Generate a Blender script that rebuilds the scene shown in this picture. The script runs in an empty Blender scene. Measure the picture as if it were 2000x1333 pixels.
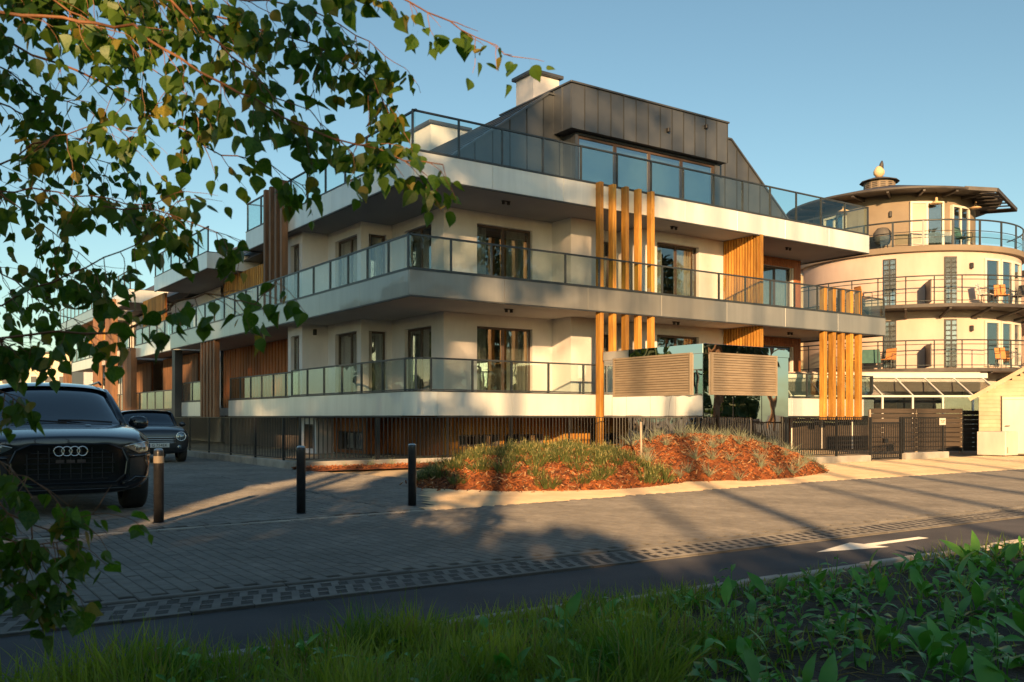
import bpy, math, random
from mathutils import Vector, Matrix, Euler
R = math.radians
scene = bpy.context.scene
COL = scene.collection

# ------------------------------------------------------------------ camera, sky, sun, exposure
EYE = 1.2
FPX = 1800.0
HORIZON = 815.0
cam_d = bpy.data.cameras.new('camera')
cam_d.lens = 36.0 * FPX / 2000.0
cam_d.sensor_width = 36.0
cam_d.shift_y = (HORIZON - 666.5) / 2000.0
cam_d.clip_start = 0.05
cam_d.clip_end = 3000.0
cam_d.dof.use_dof = True
cam_d.dof.focus_distance = 20.0
cam_d.dof.aperture_fstop = 10.0
cam = bpy.data.objects.new('camera', cam_d)
cam.location = (0, 0, EYE)
cam.rotation_euler = (R(90), 0, 0)
COL.objects.link(cam)
scene.camera = cam

SUN_EL = R(13.0)
SUN_AZ = 0.022                      # the light travels almost straight along +Y
world = bpy.data.worlds.new('World')
scene.world = world
world.use_nodes = True
wn = world.node_tree
sky = wn.nodes.new('ShaderNodeTexSky')
sky.sky_type = 'NISHITA'
sky.sun_disc = False
sky.sun_elevation = SUN_EL
sky.sun_rotation = R(180) + SUN_AZ
sky.air_density = 1.0
sky.dust_density = 0.7
sky.ozone_density = 1.3
bg = wn.nodes['Background']
bg.inputs['Strength'].default_value = 0.093
tint = wn.nodes.new('ShaderNodeMix')
tint.data_type = 'RGBA'
tint.blend_type = 'MULTIPLY'
tint.inputs[0].default_value = 1.0
tint.inputs[7].default_value = (0.88, 1.01, 0.94, 1)
wn.links.new(sky.outputs[0], tint.inputs[6])
wn.links.new(tint.outputs[2], bg.inputs['Color'])

sun_d = bpy.data.lights.new('sun', 'SUN')
sun_d.energy = 5.0
sun_d.angle = R(0.8)
sun_d.color = (1.0, 0.61, 0.285)
sun = bpy.data.objects.new('sun', sun_d)
sun.rotation_euler = Vector((math.sin(SUN_AZ) * math.cos(SUN_EL), math.cos(SUN_AZ) * math.cos(SUN_EL),
                             -math.sin(SUN_EL))).to_track_quat('-Z', 'Y').to_euler()
sun.location = (0, -60, 30)
COL.objects.link(sun)

scene.view_settings.view_transform = 'Standard'
scene.view_settings.look = 'None'
scene.view_settings.exposure = 0.80
scene.view_settings.gamma = 1.0
scene.view_settings.use_curve_mapping = False
scene.render.engine = 'CYCLES'
scene.cycles.use_denoising = True
scene.cycles.max_bounces = 8
scene.cycles.diffuse_bounces = 3
scene.cycles.glossy_bounces = 4
scene.cycles.transmission_bounces = 6
scene.cycles.transparent_max_bounces = 24
scene.cycles.caustics_reflective = False
scene.cycles.caustics_refractive = False
scene.cycles.sample_clamp_indirect = 6.0


def at(px, py, Y):
    """a point of the place at depth Y seen in that direction"""
    return Vector(((px - 1000.0) / FPX * Y, Y, EYE + (HORIZON - py) / FPX * Y))


# ------------------------------------------------------------------ materials
MATS = {}


def mk(name, c1, c2=None, scale=4.0, rough=0.6, metal=0.0, bump=0.0, bscale=40.0, rand=0.0, spec=0.5,
       stretch=(1, 1, 1), coat=0.0, detail=4.0, thr=(0.3, 0.7), rvar=0.0, trans=0.0, bdist=0.01, drough=0.0, stain=None):
    m = bpy.data.materials.new(name)
    m.use_nodes = True
    nt = m.node_tree
    N, L = nt.nodes, nt.links
    p = N['Principled BSDF']
    p.inputs['Roughness'].default_value = rough
    p.inputs['Metallic'].default_value = metal
    p.inputs['Specular IOR Level'].default_value = spec
    p.inputs['Diffuse Roughness'].default_value = drough
    if coat:
        p.inputs['Coat Weight'].default_value = coat
        p.inputs['Coat Roughness'].default_value = 0.03
    tc = N.new('ShaderNodeTexCoord')
    mp = N.new('ShaderNodeMapping')
    mp.inputs['Scale'].default_value = stretch
    L.new(tc.outputs['Object'], mp.inputs[0])
    vec = mp.outputs[0]
    col = None
    if rand:
        oi = N.new('ShaderNodeObjectInfo')
        ad = N.new('ShaderNodeVectorMath')
        ad.operation = 'MULTIPLY_ADD'
        cx = N.new('ShaderNodeCombineXYZ')
        for k in range(3):
            L.new(oi.outputs['Random'], cx.inputs[k])
        L.new(cx.outputs[0], ad.inputs[0])
        ad.inputs[1].default_value = (37.0, 53.0, 71.0)
        L.new(vec, ad.inputs[2])
        vec = ad.outputs[0]
    if c2 is not None:
        nz = N.new('ShaderNodeTexNoise')
        nz.inputs['Scale'].default_value = scale
        nz.inputs['Detail'].default_value = detail
        L.new(vec, nz.inputs['Vector'])
        mr = N.new('ShaderNodeMapRange')
        mr.inputs[1].default_value, mr.inputs[2].default_value = thr
        L.new(nz.outputs['Fac'], mr.inputs[0])
        mx = N.new('ShaderNodeMix')
        mx.data_type = 'RGBA'
        L.new(mr.outputs[0], mx.inputs[0])
        mx.inputs[6].default_value = (*c1, 1)
        mx.inputs[7].default_value = (*c2, 1)
        col = mx.outputs[2]
        if rvar:
            ma = N.new('ShaderNodeMath')
            ma.operation = 'MULTIPLY_ADD'
            L.new(mr.outputs[0], ma.inputs[0])
            ma.inputs[1].default_value = rvar
            ma.inputs[2].default_value = rough
            L.new(ma.outputs[0], p.inputs['Roughness'])
    if rand:
        hs = N.new('ShaderNodeHueSaturation')
        if col is None:
            hs.inputs['Color'].default_value = (*c1, 1)
        else:
            L.new(col, hs.inputs['Color'])
        mr2 = N.new('ShaderNodeMapRange')
        mr2.inputs[3].default_value = 1 - rand
        mr2.inputs[4].default_value = 1 + rand
        L.new(oi.outputs['Random'], mr2.inputs[0])
        L.new(mr2.outputs[0], hs.inputs['Value'])
        col = hs.outputs[0]
    if stain:
        ge = N.new('ShaderNodeNewGeometry')
        mp2 = N.new('ShaderNodeMapping')
        mp2.inputs['Scale'].default_value = stain[1]
        L.new(ge.outputs['Position'], mp2.inputs[0])
        sn = N.new('ShaderNodeTexNoise')
        sn.inputs['Scale'].default_value = stain[0]
        sn.inputs['Detail'].default_value = 6
        sn.inputs['Roughness'].default_value = 0.6
        L.new(mp2.outputs[0], sn.inputs['Vector'])
        sr = N.new('ShaderNodeMapRange')
        sr.inputs[1].default_value, sr.inputs[2].default_value = 0.32, 0.62
        sr.inputs[3].default_value, sr.inputs[4].default_value = stain[2], stain[3]
        L.new(sn.outputs['Fac'], sr.inputs[0])
        hv = N.new('ShaderNodeHueSaturation')
        if col is None:
            hv.inputs['Color'].default_value = (*c1, 1)
        else:
            L.new(col, hv.inputs['Color'])
        L.new(sr.outputs[0], hv.inputs['Value'])
        col = hv.outputs[0]
    if col is None:
        p.inputs['Base Color'].default_value = (*c1, 1)
    else:
        L.new(col, p.inputs['Base Color'])
    if bump:
        bn = N.new('ShaderNodeTexNoise')
        bn.inputs['Scale'].default_value = bscale
        bn.inputs['Detail'].default_value = 4
        L.new(vec, bn.inputs['Vector'])
        bp = N.new('ShaderNodeBump')
        bp.inputs['Strength'].default_value = bump
        bp.inputs['Distance'].default_value = bdist
        L.new(bn.outputs['Fac'], bp.inputs['Height'])
        L.new(bp.outputs[0], p.inputs['Normal'])
    if trans:
        out = N['Material Output']
        tr = N.new('ShaderNodeBsdfTranslucent')
        if col is None:
            tr.inputs['Color'].default_value = (*c1, 1)
        else:
            g = N.new('ShaderNodeHueSaturation')
            g.inputs['Value'].default_value = 1.5
            g.inputs['Saturation'].default_value = 1.1
            L.new(col, g.inputs['Color'])
            L.new(g.outputs[0], tr.inputs['Color'])
        ms = N.new('ShaderNodeMixShader')
        ms.inputs[0].default_value = trans
        L.new(p.outputs[0], ms.inputs[1])
        L.new(tr.outputs[0], ms.inputs[2])
        L.new(ms.outputs[0], out.inputs['Surface'])
    MATS[name] = m
    return m


def mk_glass(name, tint, f0=0.06, power=4.0, rough=0.0, wobble=0.0, fmax=0.95):
    """clear sheet glass: see-through tint plus a mirror that grows towards grazing angles"""
    m = bpy.data.materials.new(name)
    m.use_nodes = True
    nt = m.node_tree
    N, L = nt.nodes, nt.links
    for n in list(N):
        if n.type == 'BSDF_PRINCIPLED':
            N.remove(n)
    lw = N.new('ShaderNodeLayerWeight')
    lw.inputs['Blend'].default_value = 0.5
    pw = N.new('ShaderNodeMath')
    pw.operation = 'POWER'
    pw.inputs[1].default_value = power
    L.new(lw.outputs['Facing'], pw.inputs[0])
    mr = N.new('ShaderNodeMapRange')
    mr.inputs[3].default_value = f0
    mr.inputs[4].default_value = fmax
    L.new(pw.outputs[0], mr.inputs[0])
    tr = N.new('ShaderNodeBsdfTransparent')
    tr.inputs['Color'].default_value = (*tint, 1)
    gl = N.new('ShaderNodeBsdfGlossy')
    gl.inputs['Roughness'].default_value = rough
    gl.inputs['Color'].default_value = (0.95, 0.98, 1.0, 1)
    if wobble:
        tc = N.new('ShaderNodeTexCoord')
        nz = N.new('ShaderNodeTexNoise')
        nz.inputs['Scale'].default_value = 1.3
        nz.inputs['Detail'].default_value = 1.0
        L.new(tc.outputs['Object'], nz.inputs['Vector'])
        bp = N.new('ShaderNodeBump')
        bp.inputs['Strength'].default_value = wobble
        bp.inputs['Distance'].default_value = 0.05
        L.new(nz.outputs['Fac'], bp.inputs['Height'])
        L.new(bp.outputs[0], gl.inputs['Normal'])
    ms = N.new('ShaderNodeMixShader')
    L.new(mr.outputs[0], ms.inputs[0])
    L.new(tr.outputs[0], ms.inputs[1])
    L.new(gl.outputs[0], ms.inputs[2])
    L.new(ms.outputs[0], N['Material Output'].inputs['Surface'])
    MATS[name] = m
    return m


mk('plaster', (0.77, 0.73, 0.71), (0.83, 0.79, 0.77), 1.3, 0.85, bump=0.12, bscale=90, stain=(1.6, (1, 1, 0.25), 0.90, 1.02))
mk('fascia_white', (0.74, 0.765, 0.745), (0.80, 0.82, 0.80), 0.9, 0.30, rand=0.03, bump=0.02, bscale=3, spec=1.0, coat=0.7, stain=(2.2, (1, 1, 0.10), 0.87, 1.02))
mk('fascia_grey', (0.20, 0.205, 0.20), (0.24, 0.24, 0.23), 0.8, 0.30, rand=0.03, bump=0.02, bscale=3, spec=1.0, coat=0.7, stain=(2.2, (1, 1, 0.10), 0.85, 1.04))
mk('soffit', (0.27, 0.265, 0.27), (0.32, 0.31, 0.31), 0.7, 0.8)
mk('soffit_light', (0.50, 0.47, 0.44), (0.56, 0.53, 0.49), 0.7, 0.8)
mk('larch', (0.38, 0.165, 0.030), (0.66, 0.335, 0.058), 3.0, 0.6, rand=0.26, bump=0.25, bscale=22, stretch=(6, 6, 0.5), stain=(1.3, (1, 1, 0.35), 0.70, 1.08))
mk('larch_shaded', (0.17, 0.085, 0.045), (0.29, 0.145, 0.07), 3.0, 0.6, rand=0.25, bump=0.25, bscale=22, stretch=(6, 6, 0.5), stain=(1.3, (1, 1, 0.35), 0.70, 1.08))  # darker copy of larch, with the left side's shade put into the colour
mk('larch_red', (0.36, 0.11, 0.03), (0.46, 0.16, 0.045), 3.0, 0.55, rand=0.12, bump=0.2, bscale=22, stretch=(6, 6, 0.5), stain=(1.3, (1, 1, 0.35), 0.70, 1.08))
mk('zinc', (0.085, 0.095, 0.108), (0.12, 0.13, 0.142), 1.2, 0.36, metal=0.35, rand=0.12, rvar=0.12, bump=0.05, bscale=4)
mk('zinc_roof', (0.085, 0.09, 0.098), (0.12, 0.125, 0.132), 1.5, 0.4, metal=0.4)
mk('rail_metal', (0.050, 0.060, 0.068), (0.065, 0.075, 0.08), 6, 0.4, metal=0.3)
mk('frame_brown', (0.075, 0.05, 0.04), (0.10, 0.068, 0.055), 8, 0.45)
mk('curtain', (0.55, 0.49, 0.42), (0.66, 0.60, 0.52), 3, 0.9, trans=0.3)
mk('sky_reflection', (0.50, 0.60, 0.62), (0.60, 0.68, 0.70), 3, 0.7)  # pale teal standing in for the sky reflected in the attic panes
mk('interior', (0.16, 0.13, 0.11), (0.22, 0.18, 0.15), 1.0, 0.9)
mk('dark_panel', (0.035, 0.04, 0.045), (0.055, 0.06, 0.065), 2, 0.5)
mk('black_steel', (0.018, 0.019, 0.021), (0.03, 0.03, 0.032), 12, 0.38, metal=0.2)
mk('bollard_paint', (0.030, 0.031, 0.035), (0.05, 0.05, 0.054), 14, 0.33, metal=0.4, bump=0.05, bscale=60)
mk('steel', (0.5, 0.49, 0.47), (0.62, 0.6, 0.57), 10, 0.25, metal=1.0)
mk('concrete', (0.34, 0.32, 0.29), (0.46, 0.43, 0.385), 3, 0.85, bump=0.3, bscale=60, rand=0.08, drough=1.0, stain=(2.0, (1, 1, 1), 0.7, 1.05))
mk('concrete_dark', (0.125, 0.12, 0.113), (0.19, 0.182, 0.17), 5, 0.85, bump=0.4, bscale=50, rand=0.15, drough=1.0)
mk('louvre', (0.30, 0.235, 0.165), (0.36, 0.285, 0.20), 3, 0.5, rand=0.06)
mk_glass('window_glass', (0.80, 0.85, 0.85), f0=0.16, power=3.0, wobble=0.05)
mk_glass('terrace_glass', (0.72, 0.80, 0.81), f0=0.35, power=3.0, wobble=0.04)
mk_glass('rail_glass', (0.875, 0.935, 0.925), f0=0.045, power=4.6)
mk_glass('car_glass', (0.06, 0.08, 0.10), f0=0.10, power=3.0)
mk('car_black', (0.010, 0.014, 0.022), None, rough=0.2, metal=0.3, coat=1.0, spec=0.6)
mk('car_grey', (0.05, 0.052, 0.06), (0.06, 0.062, 0.07), 40, 0.3, metal=0.6, coat=0.8)
mk('car_trim', (0.012, 0.012, 0.013), (0.02, 0.02, 0.021), 30, 0.5)
mk('gloss_black', (0.01, 0.01, 0.011), None, rough=0.12, spec=0.6)
mk('car_window', (0.008, 0.014, 0.024), None, rough=0.04, spec=1.0, coat=1.0)
mk('rubber', (0.03, 0.028, 0.026), (0.05, 0.044, 0.038), 14, 0.8, bump=0.4, bscale=80)
mk('chrome', (0.72, 0.72, 0.72), None, rough=0.12, metal=1.0)
mk('lamp_lens', (0.42, 0.48, 0.50), (0.20, 0.24, 0.26), 14, 0.08, metal=0.7, coat=1.0)
mk('plate_white', (0.7, 0.7, 0.66), None, rough=0.4)
mk('plate_blue', (0.02, 0.05, 0.25), None, rough=0.4)
mk('tower_cream', (0.58, 0.455, 0.395), (0.65, 0.52, 0.455), 0.9, 0.85, bump=0.1, bscale=50, detail=8, stain=(0.9, (1, 1, 0.22), 0.86, 1.03))
mk('tower_drum', (0.24, 0.19, 0.14), (0.29, 0.235, 0.175), 1.5, 0.85)
mk('white_frame', (0.72, 0.68, 0.6), (0.78, 0.74, 0.66), 4, 0.5)
mk('dark_roof', (0.05, 0.045, 0.045), (0.085, 0.075, 0.07), 3, 0.6)
mk('canvas_orange', (0.55, 0.22, 0.07), (0.62, 0.27, 0.09), 6, 0.8)
mk('canvas_green', (0.05, 0.13, 0.12), (0.07, 0.17, 0.15), 6, 0.8)
mk('canvas_grey', (0.10, 0.095, 0.09), (0.14, 0.13, 0.12), 6, 0.8)
mk('shed_board', (0.56, 0.44, 0.29), (0.63, 0.50, 0.34), 3, 0.7, rand=0.06, stain=(2.0, (1, 1, 0.6), 0.8, 1.03))
mk('shed_door', (0.74, 0.68, 0.57), (0.79, 0.73, 0.62), 1.5, 0.5, stain=(2.5, (1, 1, 0.3), 0.86, 1.02))
mk('board_dark', (0.045, 0.033, 0.024), (0.08, 0.058, 0.042), 3, 0.75, rand=0.2, bump=0.3, bscale=15, stretch=(0.5, 6, 6))
mk('far_wall', (0.72, 0.60, 0.42), (0.78, 0.66, 0.48), 0.2, 0.9)
mk('asphalt', (0.036, 0.037, 0.044), (0.062, 0.062, 0.07), 1.2, 0.85, bump=0.6, bscale=160, detail=8, bdist=0.006, drough=1.0, stain=(0.7, (1, 1, 1), 0.75, 1.2))
mk('paver', (0.15, 0.143, 0.13), (0.20, 0.188, 0.17), 9, 0.8, rand=0.07, bump=0.4, bscale=120, bdist=0.004, drough=1.0, stain=(0.9, (1, 1, 1), 0.72, 1.08))
mk('cobble', (0.17, 0.162, 0.15), (0.25, 0.238, 0.218), 7, 0.8, rand=0.12, bump=0.5, bscale=80, bdist=0.006, drough=1.0, stain=(0.8, (1, 1, 1), 0.70, 1.08))
mk('joint', (0.055, 0.05, 0.045), (0.085, 0.078, 0.07), 20, 0.95, bump=0.5, bscale=120)
mk('paint_white', (0.50, 0.50, 0.46), (0.66, 0.66, 0.61), 18, 0.7, detail=8, thr=(0.25, 0.5), drough=1.0)
mk('sand', (0.60, 0.45, 0.27), (0.74, 0.57, 0.37), 2.2, 0.95, bump=0.8, bscale=70, detail=8, bdist=0.02, drough=1.0)
mk('ground_dirt', (0.25, 0.195, 0.13), (0.38, 0.30, 0.20), 0.5, 0.95, bump=0.8, bscale=25, detail=8, bdist=0.03, drough=1.0)
mk('soil', (0.03, 0.022, 0.016), (0.09, 0.066, 0.048), 7, 0.95, bump=1.0, bscale=40, detail=8, bdist=0.03)
mk('mulch', (0.10, 0.030, 0.010), (0.30, 0.088, 0.024), 12, 0.9, bump=1.0, bscale=60, detail=8, bdist=0.03, drough=1.0)
mk('mulch_chip', (0.09, 0.028, 0.010), (0.50, 0.165, 0.045), 9, 0.85, detail=8, drough=1.0)
mk('chip_dark', (0.05, 0.024, 0.012), (0.14, 0.05, 0.02), 9, 0.9)
mk('chip_pale', (0.40, 0.22, 0.10), (0.60, 0.38, 0.19), 9, 0.85)
mk('leaf', (0.045, 0.125, 0.016), (0.12, 0.21, 0.03), 9, 0.42, rand=0.35, trans=0.45, spec=0.4)
mk('leaf_mass', (0.034, 0.105, 0.015), (0.13, 0.21, 0.03), 14, 0.42, trans=0.45, spec=0.4)
mk('leaf_yellow', (0.22, 0.20, 0.03), (0.38, 0.31, 0.05), 9, 0.45, rand=0.25, trans=0.35)
mk('bark_young', (0.16, 0.07, 0.03), (0.28, 0.13, 0.055), 14, 0.6, bump=0.3, bscale=60)
mk('bark', (0.11, 0.075, 0.05), (0.22, 0.15, 0.10), 6, 0.9, bump=1.0, bscale=14, stretch=(1, 1, 0.25), bdist=0.05)
mk('bark_pine', (0.16, 0.085, 0.045), (0.30, 0.16, 0.085), 5, 0.9, bump=1.0, bscale=12, stretch=(1, 1, 0.3), bdist=0.05)
mk('foliage', (0.028, 0.055, 0.014), (0.075, 0.115, 0.028), 1.2, 0.6, trans=0.25)
mk('foliage_pine', (0.02, 0.042, 0.016), (0.05, 0.08, 0.026), 1.2, 0.6, trans=0.15)
mk('grass', (0.045, 0.15, 0.014), (0.34, 0.40, 0.06), 2.3, 0.5, trans=0.4)
mk('grass_dry', (0.20, 0.17, 0.06), (0.30, 0.24, 0.09), 3, 0.6, trans=0.3)
mk('weed', (0.07, 0.25, 0.036), (0.15, 0.35, 0.06), 11, 0.38, rand=0.25, trans=0.3)
mk('heather', (0.06, 0.095, 0.022), (0.17, 0.185, 0.05), 10, 0.6, trans=0.2)
mk('heather_tip', (0.34, 0.30, 0.10), (0.50, 0.42, 0.16), 10, 0.6, trans=0.2)
mk('tuft', (0.24, 0.28, 0.17), (0.42, 0.43, 0.28), 6, 0.55, trans=0.2)
mk('stake', (0.42, 0.33, 0.24), (0.55, 0.45, 0.33), 6, 0.7)
mk('stone_block', (0.12, 0.105, 0.095), (0.22, 0.19, 0.165), 6, 0.9, rand=0.2, bump=0.8, bscale=18, bdist=0.03)
mk('sign_white', (0.66, 0.62, 0.54), None, rough=0.5)
mk('sign_ink', (0.35, 0.17, 0.06), None, rough=0.6)
mk('ornament', (0.72, 0.5, 0.28), (0.78, 0.56, 0.34), 4, 0.5)
mk('lamp_body', (0.03, 0.03, 0.032), None, rough=0.5)
mk('flower_red', (0.3, 0.04, 0.03), None, rough=0.6)


def mirror_mat():
    m = mk('mirror_steel', (0.80, 0.82, 0.83), None, rough=0.015, metal=1.0)
    nt = m.node_tree
    N, L = nt.nodes, nt.links
    tc = N.new('ShaderNodeTexCoord')
    nz = N.new('ShaderNodeTexNoise')
    nz.inputs['Scale'].default_value = 1.6
    nz.inputs['Detail'].default_value = 1.0
    L.new(tc.outputs['Object'], nz.inputs['Vector'])
    bp = N.new('ShaderNodeBump')
    bp.inputs['Strength'].default_value = 0.093
    bp.inputs['Distance'].default_value = 0.05
    L.new(nz.outputs['Fac'], bp.inputs['Height'])
    L.new(bp.outputs[0], N['Principled BSDF'].inputs['Normal'])


mirror_mat()


# ------------------------------------------------------------------ mesh helpers
class MB:
    def __init__(s):
        s.v, s.f = [], []

    def add(s, vs, fs):
        o = len(s.v)
        s.v.extend(tuple(p) for p in vs)
        s.f.extend(tuple(i + o for i in f) for f in fs)
        return s

    def box(s, x0, x1, y0, y1, z0, z1):
        if x0 > x1: x0, x1 = x1, x0
        if y0 > y1: y0, y1 = y1, y0
        if z0 > z1: z0, z1 = z1, z0
        return s.add([(x0, y0, z0), (x1, y0, z0), (x1, y1, z0), (x0, y1, z0), (x0, y0, z1), (x1, y0, z1), (x1, y1, z1), (x0, y1, z1)],
                     [(0, 3, 2, 1), (4, 5, 6, 7), (0, 1, 5, 4), (1, 2, 6, 5), (2, 3, 7, 6), (3, 0, 4, 7)])

    def bbox(s, x0, x1, y0, y1, z0, z1, b=0.01):
        """box with chamfered edges"""
        if x0 > x1: x0, x1 = x1, x0
        if y0 > y1: y0, y1 = y1, y0
        if z0 > z1: z0, z1 = z1, z0
        X, Y, Z = (x0, x1), (y0, y1), (z0, z1)
        vs, idx = [], {}
        for i in (0, 1):
            for j in (0, 1):
                for k in (0, 1):
                    c = [X[i], Y[j], Z[k]]
                    d = [b if i == 0 else -b, b if j == 0 else -b, b if k == 0 else -b]
                    for a in range(3):
                        p = list(c)
                        for q in range(3):
                            if q != a:
                                p[q] += d[q]
                        idx[(i, j, k, a)] = len(vs)
                        vs.append(tuple(p))
        fs = []
        for a in range(3):
            o = [q for q in range(3) if q != a]
            for e in (0, 1):
                ring = []
                for (m, n) in ((0, 0), (1, 0), (1, 1), (0, 1)):
                    t = [0, 0, 0]
                    t[a] = e; t[o[0]] = m; t[o[1]] = n
                    ring.append(idx[(t[0], t[1], t[2], a)])
                if (e == 1) == (a == 1):
                    ring.reverse()
                fs.append(tuple(ring))
            for (m, n) in ((0, 0), (1, 0), (1, 1), (0, 1)):
                t0 = [0, 0, 0]; t1 = [0, 0, 0]
                t0[o[0]] = t1[o[0]] = m
                t0[o[1]] = t1[o[1]] = n
                t1[a] = 1
                fs.append((idx[(*t0, o[0])], idx[(*t1, o[0])], idx[(*t1, o[1])], idx[(*t0, o[1])]))
        for i in (0, 1):
            for j in (0, 1):
                for k in (0, 1):
                    fs.append(tuple(idx[(i, j, k, a)] for a in range(3)))
        return s.add(vs, fs)

    def bar(s, a, b, w, h, up=(0, 0, 1)):
        a, b = Vector(a), Vector(b)
        d = (b - a).normalized()
        sx = d.cross(Vector(up))
        if sx.length < 1e-4:
            sx = d.cross(Vector((1, 0, 0)))
        sx.normalize()
        sz = sx.cross(d).normalized()
        sx *= w / 2
        sz *= h / 2
        vs = [a - sx - sz, a + sx - sz, a + sx + sz, a - sx + sz, b - sx - sz, b + sx - sz, b + sx + sz, b - sx + sz]
        return s.add(vs, [(0, 1, 2, 3), (7, 6, 5, 4), (0, 4, 5, 1), (1, 5, 6, 2), (2, 6, 7, 3), (3, 7, 4, 0)])

    def tube(s, pts, rad, n=8, caps=True):
        pts = [Vector(p) for p in pts]
        if not hasattr(rad, '__len__'):
            rad = [rad] * len(pts)
        vs, fs = [], []
        ref = None
        for i, p in enumerate(pts):
            d = (pts[min(i + 1, len(pts) - 1)] - pts[max(i - 1, 0)])
            if d.length < 1e-9:
                d = Vector((0, 0, 1))
            d.normalize()
            if ref is None:
                ref = d.orthogonal().normalized()
            ref = ref - d * ref.dot(d)
            if ref.length < 1e-6:
                ref = d.orthogonal()
            ref.normalize()
            q = d.cross(ref)
            for k in range(n):
                a = 2 * math.pi * k / n
                vs.append(p + (ref * math.cos(a) + q * math.sin(a)) * rad[i])
        for i in range(len(pts) - 1):
            for k in range(n):
                k2 = (k + 1) % n
                fs.append((i * n + k, i * n + k2, (i + 1) * n + k2, (i + 1) * n + k))
        if caps:
            fs.append(tuple(range(n - 1, -1, -1)))
            fs.append(tuple((len(pts) - 1) * n + k for k in range(n)))
        return s.add(vs, fs)

    def lathe(s, prof, n=24, c=(0, 0, 0), a0=0.0, a1=2 * math.pi):
        full = abs(a1 - a0 - 2 * math.pi) < 1e-6
        m = n if full else n + 1
        vs, fs = [], []
        for (r, z) in prof:
            for k in range(m):
                a = a0 + (a1 - a0) * k / n
                vs.append((c[0] + r * math.cos(a), c[1] + r * math.sin(a), c[2] + z))
        for i in range(len(prof) - 1):
            for k in range(n):
                k2 = (k + 1) % m
                fs.append((i * m + k, i * m + k2, (i + 1) * m + k2, (i + 1) * m + k))
        return s.add(vs, fs)

    def prism(s, poly, z0, z1):
        """poly counter-clockwise in xy"""
        n = len(poly)
        vs = [(x, y, z0) for x, y in poly] + [(x, y, z1) for x, y in poly]
        fs = [tuple(range(n - 1, -1, -1)), tuple(range(n, 2 * n))]
        fs += [(i, (i + 1) % n, n + (i + 1) % n, n + i) for i in range(n)]
        return s.add(vs, fs)

    def prism_y(s, poly, y0, y1):
        """poly in (x, z), extruded along y"""
        n = len(poly)
        vs = [(x, y0, z) for x, z in poly] + [(x, y1, z) for x, z in poly]
        fs = [tuple(range(n)), tuple(range(2 * n - 1, n - 1, -1))]
        fs += [(i, n + i, n + (i + 1) % n, (i + 1) % n) for i in range(n)]
        return s.add(vs, fs)

    def prism_x(s, poly, x0, x1):
        n = len(poly)
        vs = [(x0, y, z) for y, z in poly] + [(x1, y, z) for y, z in poly]
        fs = [tuple(range(n - 1, -1, -1)), tuple(range(n, 2 * n))]
        fs += [(i, (i + 1) % n, n + (i + 1) % n, n + i) for i in range(n)]
        return s.add(vs, fs)

    def mesh(s, name, mat, smooth=False):
        me = bpy.data.meshes.new(name)
        me.from_pydata(s.v, [], s.f)
        me.validate(verbose=False)
        me.materials.append(MATS[mat])
        if smooth:
            me.polygons.foreach_set('use_smooth', [True] * len(me.polygons))
        me.update()
        return me

    def build(s, name, mat, parent=None, smooth=False, loc=None):
        return obj(name, s.mesh(name, mat, smooth), parent, loc)


def obj(name, me, parent=None, loc=None, rot=None, scale=None):
    o = bpy.data.objects.new(name, me)
    COL.objects.link(o)
    if parent is not None:
        o.parent = parent
    if loc is not None:
        o.location = loc
    if rot is not None:
        o.rotation_euler = rot
    if scale is not None:
        o.scale = scale if hasattr(scale, '__len__') else (scale,) * 3
    return o


def tag(o, label=None, cat=None, group=None, kind=None):
    if label: o['label'] = label
    if cat: o['category'] = cat
    if group: o['group'] = group
    if kind: o['kind'] = kind
    return o


def thing(name, label, cat, loc=(0, 0, 0), rz=0.0, group=None):
    o = bpy.data.objects.new(name, None)
    o.empty_display_size = 0.2
    COL.objects.link(o)
    o.location = loc
    o.rotation_euler = (0, 0, rz)
    return tag(o, label, cat, group)


def B(x0, x1, y0, y1, z0, z1):
    return MB().box(x0, x1, y0, y1, z0, z1)


def autosmooth(o, ang=40):
    """mark sharp edges by angle on smooth meshes"""
    me = o.data
    import bmesh
    bm = bmesh.new()
    bm.from_mesh(me)
    for f in bm.faces:
        f.smooth = True
    for e in bm.edges:
        if len(e.link_faces) == 2:
            e.smooth = e.calc_face_angle(0) < R(ang)
    bm.to_mesh(me)
    bm.free()


# ------------------------------------------------------------------ frames
TH = math.atan2(0.571, 0.821)
CORNER = Vector((-2.56, 24.0, 0.0))
BU = Vector((math.cos(TH), math.sin(TH), 0))
BV = Vector((-math.sin(TH), math.cos(TH), 0))
SA = R(34.0)                        # the street
SE = Vector((math.cos(SA), math.sin(SA), 0))
SN = Vector((-math.sin(SA), math.cos(SA), 0))
S0 = Vector((0, 7.78, 0))


def st(a, b, z=0.0):
    p = S0 + SE * a + SN * b
    return Vector((p.x, p.y, z))


def to_st(x, y):
    d = Vector((x, y, 0)) - S0
    return d.dot(SE), d.dot(SN)


# ------------------------------------------------------------------ ground, street
tag(MB().add([(-700, -300, -0.06), (700, -300, -0.06), (700, 1500, -0.06), (-700, 1500, -0.06)], [(0, 1, 2, 3)])
    .build('ground', 'ground_dirt'), kind='structure')


def strip(name, mat, b0, b1, z, a0=-40, a1=60):
    o = MB().add([st(a0, b0, z), st(a1, b0, z), st(a1, b1, z), st(a0, b1, z)], [(0, 1, 2, 3)]).build(name, mat)
    return tag(o, kind='structure')


A_LO, A_HI = -9.5, 22.0


def drive_edge(a):
    """where the pavement ends and the drive or the sand begins"""
    if a < -3.5:
        return 3.55 + 0.06 * (a + 3.5)
    return 3.55 + min(1.0, (a + 3.5) * 0.075)


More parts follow.
